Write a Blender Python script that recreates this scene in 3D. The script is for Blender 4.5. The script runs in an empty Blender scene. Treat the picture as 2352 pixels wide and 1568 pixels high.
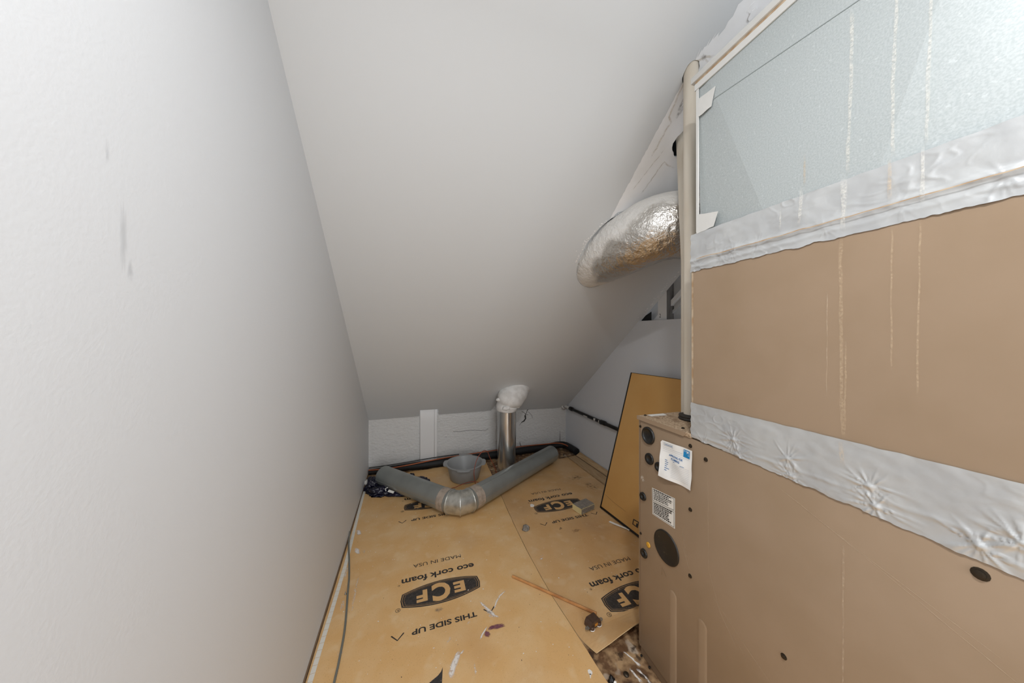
import bpy, bmesh, math, random
from mathutils import Vector, Matrix, noise
from mathutils.geometry import delaunay_2d_cdt

random.seed(7)
SC = bpy.context.scene
COL = SC.collection

# ------------------------------------------------------------------ camera
H = 1.20                       # camera height
YAW = math.radians(18.61)      # camera turned right of the room's depth axis
F_PX, W_PX = 695.0, 2352.0
cam = bpy.data.cameras.new('camera')
cam.sensor_width = 36.0
cam.lens = 36.0 * F_PX / W_PX
cam.shift_y = -6.0 / W_PX
cam.clip_start = 0.01
camo = bpy.data.objects.new('camera', cam)
COL.objects.link(camo)
camo.location = (0, 0, H)
camo.rotation_euler = (math.pi / 2, 0, -YAW)
SC.camera = camo

# ------------------------------------------------------------------ world, lamps, exposure
world = bpy.data.worlds.new('world')
SC.world = world
world.use_nodes = True
world.node_tree.nodes['Background'].inputs[0].default_value = (0.93, 0.96, 1.0, 1)
world.node_tree.nodes['Background'].inputs[1].default_value = 1.0


def lamp(name, kind, loc, energy, color=(1, 1, 1), rot=(0, 0, 0), **kw):
    l = bpy.data.lights.new(name, kind)
    l.energy = energy
    l.color = color
    for k, v in kw.items():
        setattr(l, k, v)
    o = bpy.data.objects.new(name, l)
    COL.objects.link(o)
    o.location = loc
    o.rotation_euler = rot
    return o


# ceiling bulb above the photographer, and an added fill light in the opening behind
lamp('ceiling_lamp', 'AREA', (0.15, -0.05, 2.16), 16.0, (0.975, 0.985, 1.0), shape='DISK', size=0.14)
lamp('added_fill_light', 'AREA', (0.45, -1.98, 1.25), 41.0, (0.945, 0.975, 1.0),
     rot=(math.radians(90), 0, 0), shape='RECTANGLE', size=1.5, size_y=2.1)
SC.view_settings.view_transform = 'Standard'
SC.view_settings.look = 'None'
SC.view_settings.exposure = -0.06
SC.view_settings.gamma = 1.0
SC.view_settings.use_curve_mapping = False

# ------------------------------------------------------------------ room numbers
XL, XR = -0.351, 1.658
YK = 2.973
A = math.atan(0.794)
CA, SA = math.cos(A), math.sin(A)
Z0 = 0.472
YB = -2.0                      # wall behind the camera


def knee_y(x):
    return YK + 0.0284 * (x - XL)


def ceil_z(y):
    return Z0 + 0.794 * (YK - y)


# ------------------------------------------------------------------ material helpers
def srgb(r, g, b):
    f = lambda c: (c / 255 / 12.92) if c <= 10 else ((c / 255 + 0.055) / 1.055) ** 2.4
    return (f(r), f(g), f(b), 1)


def mat(name, col, rough=0.6, metal=0.0, col2=None, nscale=8, nlo=0.4, nhi=0.65, detail=4,
        specks=None, bump=None, bump2=None, spec=0.5, stretch=None, rough2=None, coat=0.0):
    """col/col2 mixed by noise; specks = (scale, threshold, colour); bump = (scale, strength, distance)."""
    m = bpy.data.materials.new(name)
    m.use_nodes = True
    nt = m.node_tree
    N, L = nt.nodes, nt.links
    b = N['Principled BSDF']
    b.inputs['Roughness'].default_value = rough
    b.inputs['Metallic'].default_value = metal
    b.inputs['Specular IOR Level'].default_value = spec
    b.inputs['Coat Weight'].default_value = coat
    tc = N.new('ShaderNodeTexCoord')
    co = tc.outputs['Object']
    if stretch:
        mp = N.new('ShaderNodeMapping')
        mp.inputs['Scale'].default_value = stretch
        L.new(co, mp.inputs['Vector'])
        co = mp.outputs['Vector']
    cur = None
    if col2 is not None:
        n = N.new('ShaderNodeTexNoise')
        n.inputs['Scale'].default_value = nscale
        n.inputs['Detail'].default_value = detail
        L.new(co, n.inputs['Vector'])
        r = N.new('ShaderNodeMapRange')
        r.inputs['From Min'].default_value = nlo
        r.inputs['From Max'].default_value = nhi
        L.new(n.outputs['Fac'], r.inputs['Value'])
        mx = N.new('ShaderNodeMix')
        mx.data_type = 'RGBA'
        mx.inputs['A'].default_value = col
        mx.inputs['B'].default_value = col2
        L.new(r.outputs['Result'], mx.inputs['Factor'])
        cur = mx.outputs['Result']
        if rough2 is not None:
            rr = N.new('ShaderNodeMapRange')
            rr.inputs['To Min'].default_value = rough
            rr.inputs['To Max'].default_value = rough2
            L.new(r.outputs['Result'], rr.inputs['Value'])
            L.new(rr.outputs['Result'], b.inputs['Roughness'])
    for sp in (specks or []):
        n = N.new('ShaderNodeTexNoise')
        n.inputs['Scale'].default_value = sp[0]
        n.inputs['Detail'].default_value = 2
        L.new(co, n.inputs['Vector'])
        r = N.new('ShaderNodeMapRange')
        r.inputs['From Min'].default_value = sp[1]
        r.inputs['From Max'].default_value = sp[1] + sp[3]
        r.inputs['To Max'].default_value = sp[4]
        L.new(n.outputs['Fac'], r.inputs['Value'])
        mx = N.new('ShaderNodeMix')
        mx.data_type = 'RGBA'
        mx.inputs['A'].default_value = col
        if cur is not None:
            L.new(cur, mx.inputs['A'])
        mx.inputs['B'].default_value = sp[2]
        L.new(r.outputs['Result'], mx.inputs['Factor'])
        cur = mx.outputs['Result']
    if cur is not None:
        L.new(cur, b.inputs['Base Color'])
    else:
        b.inputs['Base Color'].default_value = col
    prev = None
    for bp in (bump, bump2):
        if not bp:
            continue
        n = N.new('ShaderNodeTexNoise')
        n.inputs['Scale'].default_value = bp[0]
        n.inputs['Detail'].default_value = bp[3] if len(bp) > 3 else 4
        L.new(co, n.inputs['Vector'])
        k = N.new('ShaderNodeBump')
        k.inputs['Strength'].default_value = bp[1]
        k.inputs['Distance'].default_value = bp[2]
        L.new(n.outputs['Fac'], k.inputs['Height'])
        if prev:
            L.new(prev, k.inputs['Normal'])
        prev = k.outputs['Normal']
    if prev:
        L.new(prev, b.inputs['Normal'])
    return m


def film(name, col, alpha, nscale=60, rough=0.6, lo=0.35, hi=0.65, stretch=None):
    """thin dried film (drips, smears, stains): covers the surface under it only in part."""
    m = mat(name, col, rough)
    nt = m.node_tree
    b = nt.nodes['Principled BSDF']
    tc = nt.nodes.new('ShaderNodeTexCoord')
    n = nt.nodes.new('ShaderNodeTexNoise')
    n.inputs['Scale'].default_value = nscale
    n.inputs['Detail'].default_value = 5
    co = tc.outputs['Object']
    if stretch:
        mp = nt.nodes.new('ShaderNodeMapping')
        mp.inputs['Scale'].default_value = stretch
        nt.links.new(co, mp.inputs['Vector'])
        co = mp.outputs['Vector']
    nt.links.new(co, n.inputs['Vector'])
    r = nt.nodes.new('ShaderNodeMapRange')
    r.inputs['From Min'].default_value = lo
    r.inputs['From Max'].default_value = hi
    r.inputs['To Max'].default_value = alpha
    nt.links.new(n.outputs['Fac'], r.inputs['Value'])
    at = nt.nodes.new('ShaderNodeAttribute')
    at.attribute_name = 'fade'
    mu = nt.nodes.new('ShaderNodeMath')
    mu.operation = 'MULTIPLY'
    nt.links.new(r.outputs['Result'], mu.inputs[0])
    nt.links.new(at.outputs['Fac'], mu.inputs[1])
    nt.links.new(mu.outputs[0], b.inputs['Alpha'])
    return m


M = {}
M['wall'] = mat('wall_paint', srgb(219, 221, 223), 0.55, bump=(170, 0.10, 0.002, 3), bump2=(22, 0.05, 0.004, 2), spec=0.35)
M['wall_r'] = mat('wall_paint_grey', srgb(210, 212, 216), 0.6, bump=(150, 0.06, 0.002, 3), spec=0.3)
M['ceil'] = mat('ceiling_paint', srgb(210, 212, 213), 0.62, bump=(200, 0.05, 0.0015, 3), spec=0.3)
M['bare'] = mat('ceiling_unpainted', srgb(247, 246, 246), 0.7, col2=srgb(241, 240, 239), nscale=9, bump=(60, 0.12, 0.002), spec=0.25)
M['plaster'] = mat('rough_plaster', srgb(211, 209, 206), 0.75, bump=(34, 0.85, 0.010, 7), bump2=(8, 0.5, 0.014, 3), spec=0.25, stretch=(1, 1, 1.7))
M['trimw'] = mat('white_board_paint', srgb(220, 218, 216), 0.55, bump=(40, 0.05, 0.002), spec=0.3, stretch=(6, 6, 0.6))
M['shade_black'] = mat('painted_cavity_shade', (0.006, 0.006, 0.006, 1), 0.9)  # flat black that stands for shade in holes and gaps
M['stud'] = mat('stud_paint', srgb(222, 222, 222), 0.7, bump=(40, 0.1, 0.002))
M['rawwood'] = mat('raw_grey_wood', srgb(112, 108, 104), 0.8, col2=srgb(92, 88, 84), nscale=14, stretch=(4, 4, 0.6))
M['sheath'] = mat('sheathing', srgb(190, 190, 190), 0.8, bump=(30, 0.1, 0.003))
M['slab'] = mat('grimy_floor', srgb(104, 74, 48), 0.7, col2=srgb(176, 144, 106), nscale=26, nlo=0.42, nhi=0.62, detail=8,
                specks=[(14, 0.61, srgb(206, 190, 170), 0.06, 0.6), (30, 0.58, srgb(52, 33, 20), 0.10, 0.85)],
                bump=(40, 0.5, 0.006, 6))
M['kraft'] = mat('kraft_underlay', srgb(220, 176, 118), 0.40, col2=srgb(226, 190, 140), nscale=6.5, nlo=0.40, nhi=0.7, detail=6,
                 specks=[(420, 0.66, srgb(140, 96, 52), 0.05, 0.6), (330, 0.70, srgb(238, 216, 180), 0.05, 0.7),
                         (2.2, 0.52, srgb(192, 146, 96), 0.22, 0.6), (15, 0.58, srgb(232, 206, 164), 0.14, 0.35)],
                 bump=(60, 0.06, 0.002), spec=0.45)
M['kraft2'] = mat('kraft_underlay_worn', srgb(207, 163, 110), 0.38, col2=srgb(218, 182, 135), nscale=5, nlo=0.38, nhi=0.7, detail=7,
                  specks=[(420, 0.67, srgb(130, 90, 52), 0.05, 0.6), (330, 0.71, srgb(232, 208, 172), 0.05, 0.6),
                          (2.6, 0.52, srgb(170, 126, 82), 0.22, 0.6), (13, 0.57, srgb(222, 196, 156), 0.14, 0.35)],
                  bump=(50, 0.08, 0.002), spec=0.45)
M['kraft_edge'] = mat('kraft_cut_edge', srgb(222, 190, 142), 0.8)
M['ink'] = mat('black_print', srgb(46, 42, 40), 0.6, col2=srgb(62, 57, 54), nscale=90, specks=[(260, 0.70, srgb(190, 180, 165), 0.04, 0.7)])
M['ink_plain'] = mat('black_print_plain', srgb(48, 44, 42), 0.6)
M['card'] = mat('kraft_print_gap', srgb(214, 170, 114), 0.5)
M['tan'] = mat('tan_enamel', srgb(156, 134, 111), 0.42, col2=srgb(150, 128, 104), nscale=5, bump=(300, 0.03, 0.001), spec=0.45)
M['tan_dark'] = mat('tan_enamel_edge', srgb(120, 98, 76), 0.5)
M['dusty'] = mat('dusty_top', srgb(142, 118, 92), 0.8, col2=srgb(190, 166, 138), nscale=160, nlo=0.4, nhi=0.62, detail=3,
                 specks=[(18, 0.56, srgb(112, 84, 58), 0.12, 0.7)])
M['galv'] = mat('galvanised_sheet', srgb(176, 183, 183), 0.42, 0.30, col2=srgb(190, 196, 196), nscale=330, nlo=0.36, nhi=0.64, detail=3,
                specks=[(110, 0.66, srgb(216, 221, 221), 0.06, 0.35)], bump=(160, 0.05, 0.001), spec=0.5)
M['galv2'] = mat('galvanised_crease', srgb(164, 171, 171), 0.42, 0.30)
M['galvdull'] = mat('galvanised_duct_dull', srgb(158, 162, 160), 0.40, 0.60, col2=srgb(148, 152, 149), nscale=7, detail=2, bump=(60, 0.015, 0.001))
M['galvshine'] = mat('galvanised_elbow_bright', srgb(205, 205, 199), 0.30, 0.80, col2=srgb(170, 170, 164), nscale=20, bump=(25, 0.05, 0.003))
M['flue'] = mat('galvanised_flue', srgb(206, 206, 205), 0.20, 0.90, col2=srgb(182, 182, 181), nscale=9, bump=(7, 0.30, 0.012, 2),
                stretch=(1, 1, 0.35), specks=[(140, 0.74, srgb(235, 230, 225), 0.03, 0.8)])
M['tape'] = mat('silver_foil_tape', srgb(206, 208, 208), 0.32, 0.42, col2=srgb(195, 197, 198), nscale=12, bump=(90, 0.12, 0.002), spec=0.6)
M['tape_w'] = mat('white_foil_tape', srgb(222, 221, 217), 0.40, 0.25, bump=(60, 0.25, 0.003), spec=0.5)
M['tape_clear'] = mat('peeling_tape_wrap', srgb(186, 172, 158), 0.35, 0.25, col2=srgb(160, 148, 136), nscale=30, bump=(45, 0.6, 0.004, 5))
M['brownglue'] = mat('brown_mastic', srgb(168, 138, 106), 0.7, col2=srgb(196, 176, 150), nscale=40)
M['pvc'] = mat('aged_pvc', srgb(222, 213, 198), 0.36, col2=srgb(210, 198, 180), nscale=5, detail=6, stretch=(3, 3, 0.6), spec=0.5)
M['rubber'] = mat('black_rubber', srgb(26, 25, 24), 0.38, bump=(60, 0.05, 0.001))
M['rubber_dust'] = mat('dusty_rubber', srgb(44, 40, 36), 0.5, col2=srgb(26, 24, 22), nscale=30)
M['black'] = mat('black_plastic', srgb(22, 20, 19), 0.45)
M['blackhole'] = mat('flat_black_cover', srgb(27, 22, 17), 0.5, col2=srgb(33, 27, 21), nscale=14, specks=[(90, 0.73, srgb(90, 80, 62), 0.04, 0.5)])
M['foam_tube'] = mat('black_foam_insulation', srgb(16, 17, 19), 0.62, bump=(70, 0.2, 0.003))
M['copper'] = mat('copper_wire', srgb(168, 92, 56), 0.4, 0.4)
M['redwire'] = mat('red_wire', srgb(146, 66, 44), 0.45)
M['iron'] = mat('black_iron_pipe', srgb(20, 18, 17), 0.4, 0.2, bump=(50, 0.15, 0.002))
M['chippaint'] = mat('white_paint_on_pipe', srgb(216, 213, 208), 0.6)
M['screw'] = mat('dark_screw', srgb(66, 58, 48), 0.4, 0.7)
M['yellow'] = mat('yellow_cap', srgb(214, 160, 52), 0.45)
M['paper'] = mat('white_paper', srgb(240, 240, 238), 0.7, bump=(14, 0.25, 0.004, 3))
M['label'] = mat('white_label', srgb(228, 226, 220), 0.5)
M['blue'] = mat('blue_print', srgb(28, 138, 200), 0.5)
M['bluetext'] = mat('blue_lettering', srgb(62, 112, 168), 0.6)
M['greytext'] = mat('grey_lettering', srgb(178, 186, 198), 0.6)
M['bucket'] = mat('grey_plastic', srgb(152, 153, 153), 0.42, spec=0.45, bump=(90, 0.02, 0.001))
M['bag'] = mat('navy_plastic_bag', srgb(18, 18, 36), 0.30, col2=srgb(26, 25, 52), nscale=9, bump=(26, 0.5, 0.01, 3), spec=0.6)
M['foam_y'] = mat('cream_foam', srgb(222, 205, 152), 0.85, bump=(220, 0.4, 0.002))
M['grit'] = mat('grey_abrasive', srgb(128, 122, 116), 0.85, col2=srgb(150, 142, 130), nscale=70,
                specks=[(55, 0.66, srgb(222, 205, 152), 0.05, 0.9)], bump=(260, 0.5, 0.002))
M['stone'] = mat('grey_mortar', srgb(142, 134, 124), 0.9, col2=srgb(108, 100, 92), nscale=90, bump=(120, 0.6, 0.004))
M['stick'] = mat('thin_wood', srgb(196, 140, 84), 0.55, col2=srgb(164, 108, 60), nscale=18, stretch=(1, 1, 1))
M['bakelite'] = mat('brown_bakelite', srgb(66, 48, 37), 0.36, col2=srgb(80, 60, 47), nscale=60)
M['zinc'] = mat('zinc_tab', srgb(150, 146, 138), 0.4, 0.7)
M['orange'] = mat('orange_sticker', srgb(206, 136, 44), 0.5, specks=[(300, 0.55, srgb(60, 40, 24), 0.05, 0.9)])
M['board'] = mat('tan_hardboard', srgb(206, 160, 96), 0.42, col2=srgb(201, 153, 88), nscale=4, specks=[(500, 0.67, srgb(176, 128, 70), 0.05, 0.4)], spec=0.45)
M['edge'] = mat('black_edge_band', srgb(16, 14, 13), 0.5)
M['strip'] = mat('white_perforated_tape', srgb(226, 222, 212), 0.6)
M['cable'] = mat('grey_flat_cable', srgb(112, 112, 104), 0.5)
M['whiteplast'] = mat('white_plastic', srgb(232, 228, 220), 0.45)
M['chip'] = mat('paint_chips', srgb(236, 231, 224), 0.6)
M['wrap'] = mat('painted_foil_wrap', srgb(233, 231, 228), 0.55, col2=srgb(216, 213, 209), nscale=22, bump=(38, 0.4, 0.006, 4), spec=0.4)
M['plaswood'] = mat('weathered_batten', srgb(190, 160, 122), 0.6, col2=srgb(172, 140, 102), nscale=12, stretch=(8, 0.8, 1))
M['drip'] = film('dried_white_drip', srgb(232, 230, 222), 0.62, 240, lo=0.25, hi=0.70)
M['drip2'] = film('faint_tan_drip', srgb(220, 196, 164), 0.50, 200, lo=0.25, hi=0.70)
M['smear'] = film('white_paint_smear', srgb(238, 232, 226), 0.95, 90, lo=0.28, hi=0.50)
M['smear2'] = film('thin_paint_smear', srgb(236, 226, 212), 0.65, 150, lo=0.38, hi=0.60)
M['purple'] = film('purple_stain', srgb(124, 72, 92), 0.78, 120, lo=0.22, hi=0.46)
M['stain'] = film('tea_brown_stain', srgb(222, 202, 174), 0.34, 60, lo=0.30, hi=0.62)
M['mould'] = film('grey_mould', srgb(128, 120, 114), 0.5, 70, lo=0.35, hi=0.62)
M['dirt'] = film('brown_floor_dirt', srgb(96, 66, 40), 0.55, 50, lo=0.42, hi=0.70)
M['scuff'] = film('grey_scuff', srgb(130, 130, 132), 0.36, 30, lo=0.30, hi=0.75, stretch=(1, 1, 0.3))
M['scuff2'] = film('faint_scuff', srgb(150, 150, 152), 0.28, 30, lo=0.30, hi=0.75)
M['scratch'] = film('pale_scratch', srgb(206, 184, 158), 0.60, 90, lo=0.30, hi=0.65)
M['crack'] = mat('crack_shadow', srgb(58, 54, 52), 0.9)


# foil duct: bright foil with white overspray on the side turned to the camera's upper left
def foil_material():
    m = mat('duct_foil', srgb(214, 212, 208), 0.22, 0.95, bump=(34, 0.75, 0.012, 6), bump2=(130, 0.5, 0.004, 3))
    nt = m.node_tree
    b = nt.nodes['Principled BSDF']
    g = nt.nodes.new('ShaderNodeTexCoord')
    sx = nt.nodes.new('ShaderNodeSeparateXYZ')
    nt.links.new(g.outputs['Object'], sx.inputs['Vector'])
    n = nt.nodes.new('ShaderNodeTexNoise')
    n.inputs['Scale'].default_value = 9
    n.inputs['Detail'].default_value = 5
    nt.links.new(g.outputs['Object'], n.inputs['Vector'])

    def ma(op, a, b_, c=None):
        k = nt.nodes.new('ShaderNodeMath')
        k.operation = op
        for i, v in enumerate((a, b_)):
            if isinstance(v, (int, float)):
                k.inputs[i].default_value = v
            else:
                nt.links.new(v, k.inputs[i])
        return k.outputs[0]
    # overspray: high on the duct (z) and towards the ceiling end (y)
    v = ma('ADD', ma('MULTIPLY', sx.outputs['Z'], 3.4), ma('MULTIPLY', sx.outputs['Y'], 1.7))
    v = ma('ADD', v, ma('MULTIPLY', ma('SUBTRACT', n.outputs['Fac'], 0.5), 0.55))
    r = nt.nodes.new('ShaderNodeMapRange')
    r.inputs['From Min'].default_value = 0.24
    r.inputs['From Max'].default_value = 0.36
    nt.links.new(v, r.inputs['Value'])
    mr = nt.nodes.new('ShaderNodeMapRange')
    mr.inputs['To Min'].default_value = 0.95
    mr.inputs['To Max'].default_value = 0.08
    nt.links.new(r.outputs['Result'], mr.inputs['Value'])
    nt.links.new(mr.outputs['Result'], b.inputs['Metallic'])
    rr = nt.nodes.new('ShaderNodeMapRange')
    rr.inputs['To Min'].default_value = 0.22
    rr.inputs['To Max'].default_value = 0.55
    nt.links.new(r.outputs['Result'], rr.inputs['Value'])
    nt.links.new(rr.outputs['Result'], b.inputs['Roughness'])
    mx = nt.nodes.new('ShaderNodeMix')
    mx.data_type = 'RGBA'
    mx.inputs['A'].default_value = srgb(218, 214, 208)
    mx.inputs['B'].default_value = srgb(231, 228, 223)
    nt.links.new(r.outputs['Result'], mx.inputs['Factor'])
    nt.links.new(mx.outputs['Result'], b.inputs['Base Color'])
    return m


M['foil'] = foil_material()

# ------------------------------------------------------------------ mesh helpers
WM = {}


def world_of(o):
    return WM.get(o.name, Matrix.Identity(4))


def mk(name, V, F, m, parent=None, local=False, smooth=False, origin=None):
    V = [Vector(v) for v in V]
    me = bpy.data.meshes.new(name)
    o = bpy.data.objects.new(name, me)
    COL.objects.link(o)
    if parent is not None:
        o.parent = parent
        W = world_of(parent)
        if not local:
            Wi = W.inverted()
            V = [Wi @ v for v in V]
        WM[o.name] = W
    else:
        if origin is None:
            xs, ys, zs = zip(*V)
            origin = ((min(xs) + max(xs)) / 2, (min(ys) + max(ys)) / 2, min(zs))
        og = Vector(origin)
        V = [v - og for v in V]
        o.location = og
        WM[o.name] = Matrix.Translation(og)
    me.from_pydata([tuple(v) for v in V], [], F)
    me.validate()
    bm = bmesh.new()
    bm.from_mesh(me)
    bmesh.ops.recalc_face_normals(bm, faces=bm.faces)
    bm.to_mesh(me)
    bm.free()
    if smooth:
        for p in me.polygons:
            p.use_smooth = True
    ms = m if isinstance(m, (list, tuple)) else [m]
    for k in ms:
        me.materials.append(M[k] if isinstance(k, str) else k)
    me.update()
    return o


def thing(name, label, cat, loc, rz=0.0, group=None):
    o = bpy.data.objects.new(name, None)
    COL.objects.link(o)
    o.empty_display_size = 0.05
    o.location = loc
    o.rotation_euler = (0, 0, rz)
    WM[o.name] = Matrix.Translation(Vector(loc)) @ Matrix.Rotation(rz, 4, 'Z')
    return tag(o, label, cat, group)


def tag(o, label=None, cat=None, group=None, kind=None):
    for k, v in (('label', label), ('category', cat), ('group', group), ('kind', kind)):
        if v:
            o[k] = v
    return o


def auto_smooth(o, deg=35):
    me = o.data
    for p in me.polygons:
        p.use_smooth = True
    try:
        me.set_sharp_from_angle(angle=math.radians(deg))
    except Exception:
        pass
    return o


def box_vf(lo, hi):
    x0, y0, z0 = lo
    x1, y1, z1 = hi
    V = [(x0, y0, z0), (x1, y0, z0), (x1, y1, z0), (x0, y1, z0), (x0, y0, z1), (x1, y0, z1), (x1, y1, z1), (x0, y1, z1)]
    F = [(0, 3, 2, 1), (4, 5, 6, 7), (0, 1, 5, 4), (1, 2, 6, 5), (2, 3, 7, 6), (3, 0, 4, 7)]
    return V, F


def rbox(name, lo, hi, m, parent=None, bev=0.002, seg=2, local=True):
    V, F = box_vf(lo, hi)
    o = mk(name, V, F, m, parent, local)
    if bev:
        bm = bmesh.new()
        bm.from_mesh(o.data)
        bmesh.ops.bevel(bm, geom=bm.edges[:], offset=bev, segments=seg, affect='EDGES', profile=0.5)
        bm.to_mesh(o.data)
        bm.free()
        auto_smooth(o, 40)
    return o


def frames(path):
    P = [Vector(p) for p in path]
    T = []
    for i in range(len(P)):
        a = P[max(i - 1, 0)]
        b = P[min(i + 1, len(P) - 1)]
        T.append((b - a).normalized())
    up = Vector((0, 0, 1)) if abs(T[0].z) < 0.9 else Vector((0, 1, 0))
    n = (up - T[0] * up.dot(T[0])).normalized()
    out = []
    for i, t in enumerate(T):
        n = (n - t * n.dot(t)).normalized()
        out.append((P[i], t, n, t.cross(n)))
    return out


def tube_vf(path, r, seg=12, cap=True, rad=None, prof=None):
    fr = frames(path)
    V, F = [], []
    for i, (p, t, n, b) in enumerate(fr):
        ri = r[i] if isinstance(r, (list, tuple)) else r
        for k in range(seg):
            a = 2 * math.pi * k / seg
            q = ri * (rad(i, a) if rad else 1)
            V.append(p + n * (math.cos(a) * q) + b * (math.sin(a) * q))
    for i in range(len(fr) - 1):
        for k in range(seg):
            k2 = (k + 1) % seg
            F.append((i * seg + k, i * seg + k2, (i + 1) * seg + k2, (i + 1) * seg + k))
    if cap:
        F.append(tuple(range(seg))[::-1])
        F.append(tuple((len(fr) - 1) * seg + k for k in range(seg)))
    return V, F


def smooth_path(pts, n=8):
    P = [Vector(p) for p in pts]
    out = []
    for i in range(len(P) - 1):
        p0, p1, p2, p3 = P[max(i - 1, 0)], P[i], P[i + 1], P[min(i + 2, len(P) - 1)]
        for k in range(n):
            t = k / n
            out.append(0.5 * ((2 * p1) + (p2 - p0) * t + (2 * p0 - 5 * p1 + 4 * p2 - p3) * t * t + (3 * p1 - p0 - 3 * p2 + p3) * t ** 3))
    out.append(P[-1])
    return out


def tube(name, path, r, m, parent=None, seg=12, local=False, cap=True, rad=None):
    V, F = tube_vf(path, r, seg, cap, rad)
    return auto_smooth(mk(name, V, F, m, parent, local), 50)


def lathe_vf(prof, seg=32, c=(0, 0, 0)):
    V, F = [], []
    for r, z in prof:
        for k in range(seg):
            a = 2 * math.pi * k / seg
            V.append((c[0] + r * math.cos(a), c[1] + r * math.sin(a), c[2] + z))
    for i in range(len(prof) - 1):
        for k in range(seg):
            k2 = (k + 1) % seg
            F.append((i * seg + k, i * seg + k2, (i + 1) * seg + k2, (i + 1) * seg + k))
    return V, F


def inside(p, poly):
    x, y = p
    c = False
    j = len(poly) - 1
    for i in range(len(poly)):
        xi, yi = poly[i]
        xj, yj = poly[j]
        if (yi > y) != (yj > y) and x < (xj - xi) * (y - yi) / (yj - yi) + xi:
            c = not c
        j = i
    return c


def poly_vf(outer, holes, fmap, thick=None, back=None):
    """triangulated outline with holes; fmap(u,v)->point; back = offset vector for thickness."""
    pts, edges = [], []
    for ring in [outer] + list(holes):
        s = len(pts)
        pts += [Vector(p) for p in ring]
        edges += [(s + i, s + (i + 1) % len(ring)) for i in range(len(ring))]
    v2, _, f2, *_ = delaunay_2d_cdt(pts, edges, [], 0, 1e-7)
    tris = []
    for f in f2:
        c = sum((v2[i] for i in f), Vector((0, 0))) / len(f)
        if inside(c, outer) and not any(inside(c, h) for h in holes):
            tris.append(tuple(f))
    V = [Vector(fmap(p.x, p.y)) for p in v2]
    F = list(tris)
    if back is not None:
        n = len(V)
        bk = Vector(back)
        V += [v + bk for v in V[:n]]
        F += [tuple(reversed([i + n for i in t])) for t in tris]
        cnt = {}
        for t in tris:
            for i in range(3):
                e = (t[i], t[(i + 1) % 3])
                cnt[e] = 1
        for (a, b) in list(cnt):
            if (b, a) not in cnt:
                F.append((b, a, a + n, b + n))
    return V, F


def jag(poly, step, amp, seed=0):
    """resample a closed outline and roughen it."""
    rnd = random.Random(seed)
    out = []
    for i in range(len(poly)):
        a, b = Vector(poly[i]), Vector(poly[(i + 1) % len(poly)])
        n = max(1, int((b - a).length / step))
        for k in range(n):
            p = a.lerp(b, k / n)
            out.append((p.x + rnd.uniform(-amp, amp), p.y + rnd.uniform(-amp, amp)))
    return out


def ell(cx, cy, rx, ry, n=28, amp=0.0, seed=0, rot=0.0):
    rnd = random.Random(seed)
    o = []
    for k in range(n):
        a = 2 * math.pi * k / n
        q = 1 + rnd.uniform(-amp, amp)
        x, y = rx * q * math.cos(a), ry * q * math.sin(a)
        o.append((cx + x * math.cos(rot) - y * math.sin(rot), cy + x * math.sin(rot) + y * math.cos(rot)))
    return o


def ribbon_vf(pts, w, fmap):
    """flat ribbon along 2D points; w number or list."""
    P = [Vector(p) for p in pts]
    V, F = [], []
    for i, p in enumerate(P):
        t = (P[min(i + 1, len(P) - 1)] - P[max(i - 1, 0)])
        t = t.normalized() if t.length > 0 else Vector((0, 1))
        n = Vector((-t.y, t.x))
        ww = (w[i] if isinstance(w, (list, tuple)) else w) / 2
        a, b = p + n * ww, p - n * ww
        V += [fmap(a.x, a.y), fmap(b.x, b.y)]
    for i in range(len(P) - 1):
        F.append((2 * i, 2 * i + 1, 2 * i + 3, 2 * i + 2))
    return V, F


def faded(o, fade):
    a = o.data.attributes.new('fade', 'FLOAT', 'POINT')
    for i, v in enumerate(fade):
        a.data[i].value = v
    return o


def ribbon_film(name, pts, w, fmap, m, parent, local=False, ends=True):
    """thin film along a line, soft at its sides and ends."""
    P = [Vector(p) for p in pts]
    V, F, D = [], [], []
    n = len(P)
    for i, p in enumerate(P):
        t = (P[min(i + 1, n - 1)] - P[max(i - 1, 0)])
        t = t.normalized() if t.length > 0 else Vector((0, 1))
        nn = Vector((-t.y, t.x))
        ww = (w[i] if isinstance(w, (list, tuple)) else w) / 2
        e = 0.0 if ends and i in (0, n - 1) else 1.0
        for k, d in ((-1.3, 0.0), (-0.6, 1.0), (0.6, 1.0), (1.3, 0.0)):
            q = p + nn * (ww * k)
            V.append(fmap(q.x, q.y))
            D.append(d * e)
    for i in range(n - 1):
        for k in range(3):
            F.append((4 * i + k, 4 * i + k + 1, 4 * i + k + 5, 4 * i + k + 4))
    return faded(mk(name, V, F, m, parent, local), D)


def blob_film(name, cx, cy, rx, ry, fmap, m, parent, local=False, amp=0.2, seed=0, rot=0.0, core=0.45):
    V, F, D = [], [], []
    n = 28
    for q, d in ((1.15, 0.0), (core, 1.0)):
        for (x, y) in ell(cx, cy, rx * q, ry * q, n, amp, seed, rot):
            V.append(fmap(x, y))
            D.append(d)
    V.append(fmap(cx, cy))
    D.append(1.0)
    for k in range(n):
        k2 = (k + 1) % n
        F.append((k, k2, n + k2, n + k))
        F.append((n + k, n + k2, 2 * n))
    return faded(mk(name, V, F, m, parent, local), D)


def wiggle(pts, step, amp, seed):
    rnd = random.Random(seed)
    out = []
    for i in range(len(pts) - 1):
        a, b = Vector(pts[i]), Vector(pts[i + 1])
        n = max(1, int((b - a).length / step))
        for k in range(n):
            p = a.lerp(b, k / n)
            out.append((p.x + rnd.uniform(-amp, amp), p.y + rnd.uniform(-amp, amp)))
    out.append(pts[-1])
    return out


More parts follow.
